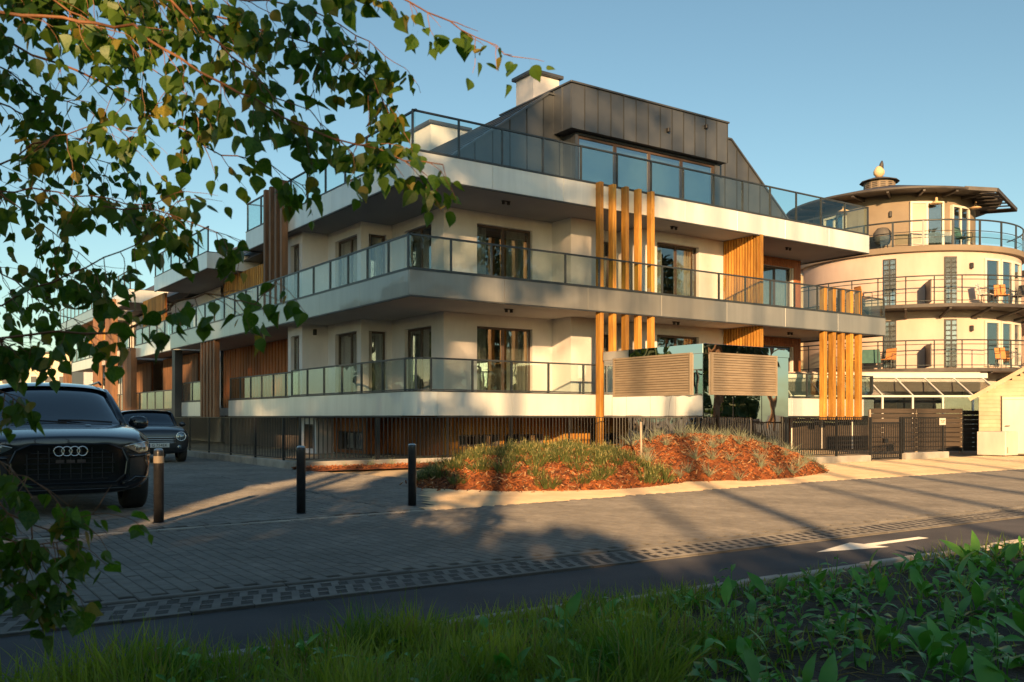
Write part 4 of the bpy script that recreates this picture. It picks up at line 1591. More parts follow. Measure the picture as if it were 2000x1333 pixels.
def chair(label, col, p, rz, z, frame='rail_metal'):
    c = thing('garden_chair', label, 'chair', (p.x, p.y, z), rz, 'chairs on the tower balconies')
    MB().bbox(-.24, .24, -.24, .24, .40, .44, .015).build('seat', col, c)
    m = MB()
    m.add([(-.22, .23, .46), (.22, .23, .46), (.22, .34, .92), (-.22, .34, .92), (-.22, .255, .46), (.22, .255, .46), (.22, .365, .92), (-.22, .365, .92)],
          [(0, 1, 2, 3), (7, 6, 5, 4), (0, 4, 5, 1), (1, 5, 6, 2), (2, 6, 7, 3), (3, 7, 4, 0)])
    m.build('backrest', col, c)
    for (x, y) in ((-.22, -.22), (.22, -.22), (-.22, .24), (.22, .24)):
        MB().tube([(x, y, 0), (x, y, .40)], .016, 6).build('leg', frame, c)
    for x in (-.26, .26):
        MB().tube([(x, -.22, .42), (x, -.20, .64), (x, .26, .66)], .015, 6).build('armrest', frame, c)
    return c


tm = Matrix.Rotation(tw.rotation_euler.z, 3, 'Z')
def tpos(d_, r_=5.65):
    v_ = tm @ pol(r_, d_)
    return Vector((TX + v_.x, TY + v_.y, 0))
rzt = tw.rotation_euler.z
chair('orange garden chair on the upper ring balcony, left of the glass blocks', 'canvas_orange', tpos(-17), rzt + 2.3, 5.88)
chair('grey high-backed chair on the upper ring balcony, leftmost there', 'canvas_grey', tpos(-25), rzt + .4, 5.88)
chair('pale chair on the upper ring balcony before the tall windows', 'white_frame', tpos(33), rzt + 1.2, 5.88)
chair('orange chair on the upper ring balcony before the tall windows', 'canvas_orange', tpos(41), rzt + .2, 5.88)
chair('dark chair on the upper ring balcony, rightmost before the windows', 'canvas_grey', tpos(50), rzt - .8, 5.88)
chair('orange chair on the lower ring balcony, leftmost beside the green cloth', 'canvas_orange', tpos(-22), rzt + 2.0, 3.22)
chair('orange chair on the lower ring balcony at the glass blocks', 'canvas_orange', tpos(-7), rzt - .4, 3.22)
chair('orange chair on the lower ring balcony before the tall windows', 'canvas_orange', tpos(42), rzt + .4, 3.22)
chair('orange chair on the lower ring balcony, far right', 'canvas_orange', tpos(64), rzt - .7, 3.22)
p = tpos(-14)
gt = thing('covered_table', 'small table under a dark green cloth on the lower ring balcony', 'table', (p.x, p.y, 3.22), rzt)
MB().add([(-.40, -.28, .28), (.40, -.28, .28), (.40, .28, .28), (-.40, .28, .28), (-.34, -.22, .86), (.34, -.22, .86), (.34, .22, .86), (-.34, .22, .86)],
         [(4, 5, 6, 7), (0, 1, 5, 4), (1, 2, 6, 5), (2, 3, 7, 6), (3, 0, 4, 7), (3, 2, 1, 0)]).build('cloth', 'canvas_green', gt)
for (x, y) in ((-.32, -.2), (.32, -.2), (-.32, .2), (.32, .2)):
    MB().tube([(x, y, 0), (x, y, .3)], .02, 6).build('leg', 'rail_metal', gt)
v_ = tm @ pol(4.45, 33, 0, DX * .2)
chair('dark green deck chair on the top terrace of the tower', 'canvas_green', Vector((TX + v_.x, TY + v_.y, 0)), rzt + .9, 8.5)
v_ = tm @ pol(4.5, -12)
gr_ = thing('round_grill', 'round black kettle grill under its cover on the top terrace', 'grill', (TX + v_.x, TY + v_.y, 8.5), 0)
MB().lathe([(0, .2), (.28, .25), (.40, .5), (.38, .75), (.22, .95), (0, 1.0)], 16).build('cover', 'canvas_grey', gr_, True)
for q in range(3):
    MB().tube([(.25 * math.cos(q * 2.1), .25 * math.sin(q * 2.1), 0), (.2 * math.cos(q * 2.1), .2 * math.sin(q * 2.1), .3)], .02, 6).build('leg', 'rail_metal', gr_)

# ------------------------------------------------------------------ glazed veranda, board fence, shed, crate
vr = thing('glass_veranda', 'low glazed veranda with sloping glass roof before the tower house', 'veranda', (10.6, 35.0, 0), R(2))
B(0, 8.2, 1.6, 1.75, 0, 3.0).build('back_wall', 'tower_cream', vr)
MB().bbox(-.1, 8.4, 1.4, 1.9, 2.75, 2.95, .01).build('gutter_beam', 'white_frame', vr)
nv = 7
for k in range(nv + 1):
    x = 8.2 * k / nv
    MB().bar((x, 0, 0.0), (x, 0, 1.98), .07, .07).build('mullion', 'white_frame', vr)
    MB().bar((x, 0, 2.02), (x, 1.5, 2.76), .06, .07).build('glazing_bar', 'white_frame', vr)
    if k < nv:
        B(x + .04, x + 8.2 / nv - .04, -.006, .006, .9, 1.95).build('pane', 'window_glass', vr)
        B(x + .04, x + 8.2 / nv - .04, -.02, .02, 0, .88).build('base_panel', 'board_dark', vr)
        MB().add([(x + .04, .02, 2.03), (x + 8.2 / nv - .04, .02, 2.03), (x + 8.2 / nv - .04, 1.45, 2.75), (x + .04, 1.45, 2.75),
                  (x + .04, .02, 2.04), (x + 8.2 / nv - .04, .02, 2.04), (x + 8.2 / nv - .04, 1.45, 2.76), (x + .04, 1.45, 2.76)],
                 [(3, 2, 1, 0), (4, 5, 6, 7), (0, 1, 5, 4), (1, 2, 6, 5), (2, 3, 7, 6), (3, 0, 4, 7)]).build('roof_pane', 'window_glass', vr)
B(-.05, 8.25, -.05, .05, 1.96, 2.03).build('eaves_beam', 'white_frame', vr)
B(.1, 8.1, .8, .85, 0, 2.2).build('room_screen', 'dark_panel', vr)


def board_fence(label, p0, dr, L, h, nb=9, post=1.6):
    rz = math.atan2(dr.y, dr.x)
    f = thing('board_fence', label, 'fence', p0, rz)
    bh = h / nb
    npan = max(1, round(L / post))
    w = L / npan
    me = MB().bbox(.01, w - .01, -.012, .012, .006, bh - .012, .004).mesh('board', 'board_dark')
    pm = MB().bbox(-.045, .045, -.02, .07, 0, h + .03, .006).mesh('post', 'stake')
    for q in range(npan):
        for k in range(nb):
            obj('board', me, f, (q * w, -.03, k * bh + .06))
    for q in range(npan + 1):
        obj('post', pm, f, (q * w, 0, 0))
    B(0, L, -.05, .06, h + .035, h + .06).build('cap_rail', 'board_dark', f)
    return f


board_fence('brown horizontal board fence with pale posts below the glass veranda', Vector((11.9, 30.6, 0)), Vector((1, .10, 0)), 3.2, 1.42)
board_fence('narrow brown board fence panel against the beige shed', Vector((15.12, 30.95, 0)), Vector((1, .05, 0)), .75, 1.36, 9, 1.0)

sh = thing('garden_shed', 'beige clapboard garden shed with white door at the right edge', 'shed', (15.05, 29.7, 0), R(-27))
SW, SD, SZ, SP = 2.7, 2.6, 1.98, 2.72
B(.03, SW - .03, .06, SD, 0, SZ - .02).build('shed_body', 'interior', sh)
hb = .125
k = 0
while k * hb < SP - .16:
    z0, z1 = k * hb, (k + 1) * hb - .004
    if z1 > SZ:
        ins = (z1 - SZ) / (SP - SZ) * SW / 2
    else:
        ins = 0
    if ins < SW / 2 - .1:
        for (x0, x1) in (((ins, .62), (1.62, SW)) if z1 < 1.86 else ((ins, SW - ins),)):
            if x1 - x0 > .05:
                MB().prism_x([(.05, z0), (.012, z0), (.032, z1), (.05, z1)], x0, x1).build('clapboard', 'shed_board', sh)
    if z1 < SZ:
        MB().add([(.025, .052, z0), (-.012, .052, z0), (.008, .052, z1), (.025, .052, z1), (.025, SD, z0), (-.012, SD, z0), (.008, SD, z1), (.025, SD, z1)],
                 [(0, 1, 2, 3), (7, 6, 5, 4), (0, 4, 5, 1), (1, 5, 6, 2), (2, 6, 7, 3)]).build('clapboard', 'shed_board', sh)
    k += 1
dr_ = MB().bbox(.66, 1.58, .015, .05, .04, 1.84, .005).build('door', 'shed_door', sh)
MB().tube([(.76, .012, .92), (.76, -.05, .92), (.88, -.05, .92)], .012, 6).build('handle', 'black_steel', dr_)
for (x0, x1) in ((.62, .657), (1.583, 1.62)):
    B(x0, x1, .005, .05, 0, 1.87).build('door_jamb', 'board_dark', sh)
for (a, b) in (((-.28, SZ - .19), (SW / 2, SP + .06)), ((SW + .28, SZ - .19), (SW / 2, SP + .06))):
    m = MB()
    th = .05
    vs = [(a[0], -.25, a[1]), (b[0], -.25, b[1]), (b[0], SD + .2, b[1]), (a[0], SD + .2, a[1])]
    m.add(vs + [(x, y, z + th) for x, y, z in vs], [(0, 1, 5, 4), (1, 2, 6, 5), (2, 3, 7, 6), (3, 0, 4, 7), (4, 5, 6, 7), (3, 2, 1, 0)])
    m.build('roof', 'board_dark', sh)
    m = MB().bar((a[0], -.262, a[1] - .02), (b[0], -.262, b[1] - .02), .024, .13)
    m.build('barge_board', 'shed_board', sh)

cr = thing('white_crate', 'white cube planter box with a stained side, beside the shed door', 'box', (14.75, 28.0, 0), R(38))
MB().bbox(-.42, .42, -.42, .42, .05, .76, .012).build('panel_box', 'shed_door', cr)
for (x, y) in ((-.33, -.33), (.33, -.33), (-.33, .33), (.33, .33)):
    B(x - .04, x + .04, y - .04, y + .04, 0, .05).build('foot', 'black_steel', cr)
B(-.30, -.26, -.424, -.4205, .12, .3).build('stain', 'sign_ink', cr)

# far apartment block at the left
fb = thing('far_block', 'distant sunlit cream apartment block at the left edge, beyond the dark car', 'building', (-92, 160, 0), R(4))
B(0, 15, 0, 12, 0, 12.2).build('wall', 'far_wall', fb)
MB().bbox(-.3, 15.3, -.3, 12.3, 12.2, 12.6, .05).build('roof', 'dark_roof', fb)
for i in range(6):
    for j in range(4):
        fr = B(.9 + i * 2.4, 2.1 + i * 2.4, -.06, .0, 1.4 + j * 2.75, 2.9 + j * 2.75).build('window', 'white_frame', fb)
        B(1.0 + i * 2.4, 2.0 + i * 2.4, -.08, -.061, 1.5 + j * 2.75, 2.8 + j * 2.75).build('pane', 'dark_panel', fr)

# ------------------------------------------------------------------ cars (nose at x = 0, body towards +x)
def loft(sections, name, mat, parent, sub=2, close=True, crease=(), ring_crease=()):
    vs, fs = [], []
    n = None
    for x, half in sections:
        ring = [(x if len(p) == 2 else p[2], p[0], p[1]) for p in half]
        ring += [(q[0], -q[1], q[2]) for q in reversed(ring) if abs(q[1]) > 1e-6]
        n = len(ring)
        vs += ring
    ns_ = len(sections)
    for i in range(ns_ - 1):
        for k in range(n):
            k2 = (k + 1) % n
            if not close and k == n - 1:
                continue
            fs.append((i * n + k, (i + 1) * n + k, (i + 1) * n + k2, i * n + k2))
    if close:
        fs.append(tuple(range(n)))
        fs.append(tuple((ns_ - 1) * n + k for k in range(n - 1, -1, -1)))
    o = MB().add(vs, fs).build(name, mat, parent, True)
    if crease or ring_crease:
        want = {}
        for (k, c) in crease:
            for kk in {k, n - k}:
                for i in range(ns_ - 1):
                    want[frozenset((i * n + kk, (i + 1) * n + kk))] = c
        for (i, c) in ring_crease:
            for k in range(n):
                want[frozenset((i * n + k, i * n + (k + 1) % n))] = c
        at_ = o.data.attributes.new('crease_edge', 'FLOAT', 'EDGE')
        at_.data.foreach_set('value', [want.get(frozenset(e.vertices), 0.0) for e in o.data.edges])
    if sub:
        md = o.modifiers.new('sub', 'SUBSURF')
        md.levels = sub
        md.render_levels = sub
    return o


def nose_of(body):
    """the real nose surface: x of the body skin in front of (y, z)"""
    from mathutils.bvhtree import BVHTree
    bpy.context.view_layer.update()
    dg = bpy.context.evaluated_depsgraph_get()
    bv = BVHTree.FromObject(body, dg)

    def f(y, z):
        for sh in (1.0, .985, .97, .95, .93, .9, .85):
            h = bv.ray_cast(Vector((-1, y * sh, z)), Vector((1, 0, 0)))
            if h[0] is not None and h[0].x < 1.2:
                return h[0].x
        return .3

    def nrm(y, z):
        h = bv.ray_cast(Vector((-1, y, z)), Vector((1, 0, 0)))
        return h[1] if h[1] is not None else Vector((-1, 0, 0))
    return f, nrm


def plate(parent, name, mat, poly, fx, th=.02, proud=.012):
    """a panel whose outline poly (y, z) hugs the nose surface"""
    P = []
    m = len(poly)
    for i in range(m):
        for t in (0, .34, .67):
            a_, b_ = poly[i], poly[(i + 1) % m]
            P.append((a_[0] + (b_[0] - a_[0]) * t, a_[1] + (b_[1] - a_[1]) * t))
    n = len(P)
    cy, cz = sum(p[0] for p in P) / n, sum(p[1] for p in P) / n
    vs, fs = [], []
    R_ = (.2, .4, .6, .8, 1.0)
    for r_ in R_:
        vs += [(fx(cy + (y - cy) * r_, cz + (z - cz) * r_) - proud, cy + (y - cy) * r_, cz + (z - cz) * r_) for y, z in P]
    vs += [(fx(y, z) + th, y, z) for y, z in P]
    c = len(vs)
    vs.append((fx(cy, cz) - proud, cy, cz))
    fs += [(c, i, (i + 1) % n) for i in range(n)]
    for q in range(len(R_)):
        fs += [(q * n + i, (q + 1) * n + i, (q + 1) * n + (i + 1) % n, q * n + (i + 1) % n) for i in range(n)]
    o = MB().add(vs, fs).build(name, mat, parent, True)
    autosmooth(o, 50)
    return o


def wheel(parent, x, y, r_, w, rim='car_trim'):
    s = 1 if y > 0 else -1
    t = MB()
    prof = [(r_ * .66, -w / 2), (r_ * .92, -w / 2), (r_ * .985, -w * .40), (r_, -w * .28), (r_, w * .28), (r_ * .985, w * .40), (r_ * .92, w / 2), (r_ * .66, w / 2)]
    n = 36
    vs, fs = [], []
    for k in range(n):
        a = 2 * math.pi * k / n
        for (rr, yy) in prof:
            vs.append((rr * math.cos(a), yy, rr * math.sin(a)))
    m_ = len(prof)
    for k in range(n):
        for q in range(m_ - 1):
            fs.append((k * m_ + q, ((k + 1) % n) * m_ + q, ((k + 1) % n) * m_ + q + 1, k * m_ + q + 1))
    t.add(vs, fs)
    wo = t.build('wheel', 'rubber', parent, True, (x, y, r_))
    rm = MB()
    ctr = [(0, s * w * .38, 0)]
    for k in range(10):
        a = 2 * math.pi * k / 10
        d = Vector((math.cos(a), 0, math.sin(a)))
        rm.bar(d * .05 + Vector((0, s * w * .36, 0)), d * r_ * .66 + Vector((0, s * w * .42, 0)), .05, .03, (0, 1, 0))
    rm.tube([(0, s * w * .2, 0), (0, s * w * .40, 0)], .08, 12)
    rm.build('rim', rim, wo)
    MB().tube([(0, -s * w * .3, 0), (0, s * w * .1, 0)], r_ * .65, 24).build('brake_disc', 'dark_panel', wo)


# --- large dark SUV
suv = thing('parked_suv', 'large glossy dark blue-black SUV with four-ring badge, nose towards the viewer', 'car', (-5.22, 10.9, 0.006), TH + R(90) - R(3))
BT = [(0, .26), (.80, .26), (.95, .42), (.985, .70), (.965, .99), (.90, 1.09), (.62, 1.115), (0, 1.12)]
suv_body = loft([(.030, [(0, .34), (.60, .34), (.745, .44), (.775, .62), (.76, .79), (.67, .885), (.45, .925), (0, .935)]),
      (.055, [(0, .28), (.70, .28), (.835, .43), (.86, .63), (.84, .82), (.74, .92), (.47, .958), (0, .968)]),
      (.19, [(0, .25), (.76, .25), (.915, .42), (.94, .65), (.92, .88), (.80, .975), (.49, 1.005), (0, 1.015)]),
      (.50, [(0, .25), (.80, .25), (.955, .42), (.98, .68), (.965, .93), (.84, 1.03), (.52, 1.06), (0, 1.07)]),
      (1.0, [(0, .25), (.82, .25), (.965, .42), (.995, .70), (.985, .96), (.87, 1.07), (.56, 1.10), (0, 1.11)]),
      (1.5, [(0, .25), (.82, .25), (.955, .42), (.985, .70), (.97, .98), (.89, 1.09), (.62, 1.125), (0, 1.135)]),
      (2.4, BT), (3.9, BT),
      (4.6, [(0, .28), (.78, .28), (.93, .42), (.97, .70), (.95, 1.0), (.88, 1.08), (.60, 1.10), (0, 1.10)]),
      (4.93, [(0, .36), (.68, .36), (.84, .46), (.88, .70), (.85, .95), (.76, 1.02), (.55, 1.04), (0, 1.04)])], 'body', 'car_black', suv, 3, True, ((5, .55), (4, .35), (2, .3)), ((1, .35),))
fx, fn = nose_of(suv_body)
loft([(1.30, [(0, 1.05), (.70, 1.05), (.78, 1.06), (.80, 1.07), (.55, 1.10), (0, 1.11)]),
      (1.46, [(0, 1.05), (.80, 1.05), (.845, 1.09), (.80, 1.12), (.55, 1.16), (0, 1.18)]),
      (2.05, [(0, 1.05), (.86, 1.05), (.84, 1.16), (.72, 1.46), (.56, 1.535), (0, 1.56)]),
      (2.38, [(0, 1.05), (.87, 1.05), (.85, 1.18), (.71, 1.56), (.57, 1.63), (0, 1.655)]),
      (3.0, [(0, 1.05), (.87, 1.05), (.85, 1.18), (.70, 1.58), (.56, 1.655), (0, 1.68)]),
      (3.8, [(0, 1.05), (.86, 1.05), (.83, 1.18), (.68, 1.54), (.54, 1.61), (0, 1.63)]),
      (4.55, [(0, 1.05), (.80, 1.05), (.76, 1.12), (.62, 1.28), (.5, 1.32), (0, 1.33)])], 'cabin_glass', 'car_window', suv)
loft([(2.20, [(.735, 1.50), (.735, 1.525), (.60, 1.605), (0, 1.635)]),
      (2.42, [(.735, 1.56), (.74, 1.59), (.60, 1.662), (0, 1.69)]),
      (3.0, [(.725, 1.585), (.73, 1.61), (.59, 1.685), (0, 1.715)]),
      (3.8, [(.705, 1.545), (.71, 1.57), (.57, 1.64), (0, 1.665)]),
      (4.4, [(.66, 1.39), (.665, 1.42), (.55, 1.46), (0, 1.475)])], 'roof', 'car_black', suv, 2, False)
for s in (-1, 1):
    MB().tube([(1.42, s * .80, 1.07), (1.76, s * .775, 1.27), (2.06, s * .735, 1.44), (2.33, s * .705, 1.55), (3.0, s * .70, 1.585), (3.9, s * .66, 1.52), (4.5, s * .60, 1.34)], [.055, .05, .046, .045, .045, .05, .06], 8).build('pillar', 'car_black', suv, True)
    MB().tube([(2.45, s * .66, 1.66), (2.6, s * .655, 1.70), (3.9, s * .62, 1.67), (4.05, s * .61, 1.61)], .016, 8).build('roof_rail', 'gloss_black', suv, True)
    # door mirror
    mm = MB().lathe([(0, -.10), (.06, -.095), (.10, -.06), (.105, 0), (.09, .06), (.05, .09), (0, .095)], 16)
    mo = mm.build('door_mirror', 'car_black', suv, True, (1.78, s * 1.06, 1.12))
    mo.scale = (.75, 1.25, .95)
    MB().bar((1.80, s * .93, 1.05), (1.79, s * 1.0, 1.07), .09, .04).build('mirror_arm', 'gloss_black', suv)
    wheel(suv, .98, s * .845, .385, .28)
    wheel(suv, 3.97, s * .845, .385, .28)


octa = [(-.42, .868), (.42, .868), (.57, .80), (.63, .66), (.61, .50), (.50, .405), (-.50, .405), (-.61, .50), (-.63, .66), (-.57, .80)]
grl = plate(suv, 'grille', 'gloss_black', octa, fx, .05, .022)
m = MB()
for i in range(len(octa)):
    a, b = octa[i], octa[(i + 1) % len(octa)]
    m.tube([(fx(a[0] + (b[0] - a[0]) * t, a[1] + (b[1] - a[1]) * t) - .026, a[0] + (b[0] - a[0]) * t, a[1] + (b[1] - a[1]) * t) for t in (0, .25, .5, .75, 1)], .014, 6)
m.build('grille_frame', 'gloss_black', grl)
for k in range(-4, 5):
    y = k * .115
    z0, z1 = (.45, .835) if abs(k) < 3 else ((.46, .80) if abs(k) == 3 else (.52, .76))
    MB().tube([(fx(y, z0 + (z1 - z0) * t) - .03, y, z0 + (z1 - z0) * t) for t in (0, .33, .66, 1)], .007, 6).build('grille_bar', 'car_trim', grl)
for k in range(6):
    z = .46 + k * .062
    w = .50 - .10 * abs(k - 2.6) / 3
    pts = [(fx(y, z) - .028, y, z) for y in (-w, -w * .75, -w / 2, 0, w / 2, w * .75, w)]
    MB().tube(pts, .006, 6).build('grille_bar', 'car_trim', grl)
for k in (-1, 0, 1):
    MB().bbox(fx(0, .68) - .042, fx(0, .68) - .035, k * .115 - .046, k * .115 + .046, .65, .69, .003).build('grille_glint', 'frame_brown', grl)  # small brown pieces imitating golden reflections in the grille
for k in range(4):
    y = (k - 1.5) * .084
    m = MB()
    n = 24
    pts = [(fx(0, .79) - .045, y + .055 * math.cos(2 * math.pi * q / n), .79 + .055 * math.sin(2 * math.pi * q / n)) for q in range(n + 1)]
    m.tube(pts, .0085, 8, False)
    m.build('badge_ring', 'chrome', suv, True)
for s in (-1, 1):
    hl = plate(suv, 'headlight', 'lamp_lens', [(s * y, z) for y, z in ((.60, .835), (.72, .865), (.85, .885), (.90, .85), (.895, .77), (.76, .755))], fx, .03, .012)
    def edge(pts, r_, nm, mt, par):
        MB().tube([(fx(s * y, z) - .016, s * y, z) for y, z in pts], r_, 6).build(nm, mt, par, True)
    edge(((.61, .838), (.68, .857), (.76, .873), (.85, .888), (.895, .862)), .008, 'lamp_strip', 'chrome', hl)
    edge(((.76, .752), (.83, .758), (.895, .768)), .010, 'lamp_strip', 'car_trim', hl)
    for k in range(3):
        MB().bbox(-.01, .01, -.018, .018, -.018, .018, .004).build('lamp_cell', 'chrome', hl, loc=(fx(s * (.74 + k * .045), .805) - .016, s * (.74 + k * .045), .81))
    plate(suv, 'air_intake', 'car_trim', [(s * y, z) for y, z in ((.67, .70), (.87, .715), (.89, .58), (.83, .45), (.68, .41), (.655, .52))], fx, .03, .008)
    edge(((.66, .715), (.74, .722), (.82, .728), (.90, .735)), .022, 'bumper_blade', 'car_black', suv)
    edge(((.58, .385), (.66, .415), (.72, .465), (.82, .455), (.90, .445)), .018, 'bumper_blade', 'car_black', suv)
    edge(((.84, .70), (.865, .60), (.84, .47)), .010, 'intake_fin', 'gloss_black', suv)
lip = [(-.80, .36), (-.62, .345), (0, .34), (.62, .345), (.80, .36)]
MB().tube([(fx(y, z) - .008, y, z) for y, z in ((-.80, .345), (-.6, .335), (-.3, .33), (0, .33), (.3, .33), (.6, .335), (.80, .345))], .016, 8).build('lower_lip', 'chrome' if False else 'gloss_black', suv, True)
plate(suv, 'lower_intake', 'car_trim', [(-.50, .375), (.50, .375), (.56, .345), (-.56, .345)], fx, .03, .006)
m = MB().lathe([(0, .004), (.035, .003), (.045, 0)], 12)
o = m.build('hood_spot', 'lamp_lens', suv, True, (.75, -.28, 1.097))
for y in (-.3, .25):
    MB().tube([(1.32, y - .35, 1.125), (1.36, y, 1.15), (1.40, y + .30, 1.155)], .010, 6).build('wiper', 'car_trim', suv)
MB().bbox(2.12, 2.20, -.06, .06, 1.50, 1.56, .01).build('inner_mirror', 'car_trim', suv)

# --- small grey hatchback
hb_ = thing('parked_hatchback', 'small grey retro hatchback with round headlamps parked by the garden fence', 'car', (-9.08, 23.7, 0.006), TH + R(90) - R(2))
HBm = [(0, .24), (.70, .24), (.80, .38), (.84, .62), (.83, .86), (.76, .95), (.5, .97), (0, .975)]
hb_body = loft([(.02, [(0, .32), (.52, .32), (.66, .42), (.69, .56), (.67, .70), (.58, .765), (.40, .785), (0, .795)]),
      (.10, [(0, .24), (.62, .24), (.75, .40), (.785, .58), (.765, .75), (.66, .835), (.44, .86), (0, .87)]),
      (.35, [(0, .22), (.68, .22), (.80, .40), (.835, .62), (.815, .82), (.70, .905), (.46, .94), (0, .95)]),
      (.80, [(0, .22), (.70, .22), (.81, .40), (.842, .64), (.83, .87), (.73, .955), (.50, .985), (0, .995)]),
      (1.15, HBm), (3.0, HBm),
      (3.55, [(0, .26), (.66, .26), (.77, .40), (.80, .62), (.78, .86), (.70, .94), (.5, .96), (0, .965)]),
      (3.70, [(0, .32), (.58, .32), (.70, .42), (.73, .62), (.70, .80), (.60, .87), (.45, .89), (0, .895)])], 'body', 'car_grey', hb_, 3, True, ((5, .4), (2, .3)), ((1, .3),))
fy, fyn = nose_of(hb_body)
loft([(1.00, [(0, .90), (.62, .90), (.68, .93), (.66, .95), (.48, .98), (0, .99)]),
      (1.16, [(0, .90), (.70, .90), (.72, .96), (.68, 1.0), (.50, 1.03), (0, 1.05)]),
      (1.50, [(0, .90), (.735, .90), (.73, 1.0), (.65, 1.28), (.52, 1.335), (0, 1.355)]),
      (1.75, [(0, .90), (.74, .90), (.735, 1.02), (.655, 1.31), (.53, 1.365), (0, 1.385)]),
      (3.1, [(0, .90), (.73, .90), (.725, 1.02), (.645, 1.29), (.52, 1.345), (0, 1.365)]),
      (3.5, [(0, .90), (.68, .90), (.67, .98), (.60, 1.18), (.5, 1.22), (0, 1.23)])], 'cabin_glass', 'car_window', hb_)
loft([(1.52, [(.675, 1.27), (.68, 1.295), (.55, 1.36), (0, 1.385)]),
      (1.75, [(.68, 1.30), (.685, 1.325), (.56, 1.39), (0, 1.412)]),
      (3.1, [(.67, 1.28), (.675, 1.305), (.55, 1.37), (0, 1.39)]),
      (3.5, [(.62, 1.19), (.625, 1.21), (.52, 1.245), (0, 1.26)])], 'roof', 'car_grey', hb_, 2, False)


gm = plate(hb_, 'grille', 'car_trim', [(-.42, .66), (-.46, .56), (-.40, .50), (.40, .50), (.46, .56), (.42, .66)], fy, .05, .012)
for z in (.665, .615, .57, .525):
    w = .43
    MB().tube([(fy(y, z) - .018, y, z) for y in (-w, -w * .8, -w * .5, 0, w * .5, w * .8, w)], .010, 6).build('chrome_bar', 'chrome', gm, True)
for s in (-1, 1):
    hl = MB().lathe([(0, .05), (.06, .045), (.10, .02), (.112, 0)], 24).build('headlight', 'lamp_lens', hb_, True, (fy(s * .56, .69) - .004, s * .56, .69))
    hl.rotation_euler = ((fyn(s * .56, .69) * .55 + Vector((-1, 0, .12))).to_track_quat('Z', 'Y').to_euler())
    MB().tube([(.115 * math.cos(q * .3), .115 * math.sin(q * .3), .004) for q in range(22)], .013, 6, False).build('lamp_ring', 'chrome', hl, True)
    fl = MB().lathe([(0, .03), (.04, .02), (.055, 0)], 16).build('fog_lamp', 'lamp_lens', hb_, True, (fy(s * .52, .42) - .002, s * .52, .42))
    fl.rotation_euler = (0, R(-85), 0)
    mo = MB().lathe([(0, -.07), (.05, -.06), (.075, -.02), (.07, .03), (.03, .065), (0, .07)], 12).build('door_mirror', 'car_grey', hb_, True, (1.35, s * .90, 1.0))
    mo.scale = (.7, 1.2, .9)
    MB().tube([(1.10, s * .68, .93), (1.32, s * .66, 1.12), (1.52, s * .645, 1.26), (1.75, s * .64, 1.315), (3.1, s * .635, 1.295)], .042, 8).build('pillar', 'gloss_black', hb_, True)
    wheel(hb_, .68, s * .70, .30, .20)
    wheel(hb_, 3.10, s * .70, .30, .20)
plate(hb_, 'lower_intake', 'car_trim', [(-.42, .41), (.42, .41), (.46, .345), (-.46, .345)], fy, .03, .008)
pl = MB().bbox(-.006, .006, -.26, .26, -.055, .055, .003).build('number_plate', 'plate_white', hb_, loc=(fy(0, .455) - .03, 0, .465))
B(-.0085, -.0062, .215, .258, -.05, .05).build('plate_band', 'plate_blue', pl)
tx = bpy.data.curves.new('plate_text', 'FONT')
tx.body = 'G 754EK'
tx.size = .105
tx.align_x = 'CENTER'
tx.align_y = 'CENTER'
tx.extrude = .0008
tx.materials.append(MATS['car_trim'])
tmp = bpy.data.objects.new('plate_text', tx)
COL.objects.link(tmp)
bpy.context.view_layer.update()
tme = bpy.data.meshes.new_from_object(tmp.evaluated_get(bpy.context.evaluated_depsgraph_get()))
bpy.data.objects.remove(tmp)
to = obj('plate_text', tme, pl)
to.location = (-.0075, -.015, 0)
to.rotation_euler = (R(90), 0, R(-90))

# ------------------------------------------------------------------ birch whose branches hang into the picture
bt = thing('birch_tree', 'birch with drooping branches of pointed green leaves hanging across the upper left', 'tree', (-3.6, 2.3, 0))
rng = random.Random(21)


def leaf_geo(L, W, fold, curl):
    """a pointed birch leaf hanging along -z, faces +-y"""
    vs = []
    prof = [(0.0, .03), (.05, .24), (.17, .43), (.33, .50), (.52, .42), (.70, .25), (.86, .10), (1.0, 0.0)]
    for (t, w) in prof:
        y = curl * (t * t) * L
        vs.append((0, y, -t * L))
        vs.append((-w * W, y - fold * w * W, -t * L + .05 * L * w))
        vs.append((w * W, y - fold * w * W, -t * L + .05 * L * w))
    fs = []
    m_ = len(prof) - 1
    for i in range(m_):
        a, b = 3 * i, 3 * i + 3
        if i < m_ - 1:
            fs.append((a, b, b + 1, a + 1))
            fs.append((a, a + 2, b + 2, b))
        else:
            fs.append((a, b, a + 1))
            fs.append((a, a + 2, b))
    # petiole
    p = .0018
    o = len(vs)
    vs += [(-p, 0, 0), (p, 0, 0), (p, .004, .45 * L), (-p, .004, .45 * L)]
    fs.append((o, o + 1, o + 2, o + 3))
    return vs, fs


LEAFV = [leaf_geo(1.0, 1.0 * w, f, c) for w, f, c in ((.88, .35, .10), (.82, .15, -.12), (.95, .5, .2), (.78, .25, .3), (.9, -.3, .15), (.72, .6, -.25), (.84, .05, .35), (.92, .75, .1))]
LME = {}
for i, (v_, f_) in enumerate(LEAFV):
    for mt in ('leaf', 'leaf_yellow'):
        LME[(i, mt)] = MB().add(v_, f_).mesh('leaf', mt)
leaves = []                        # (position, matrix3, size, variant, material)
br = MB()
twg = MB()


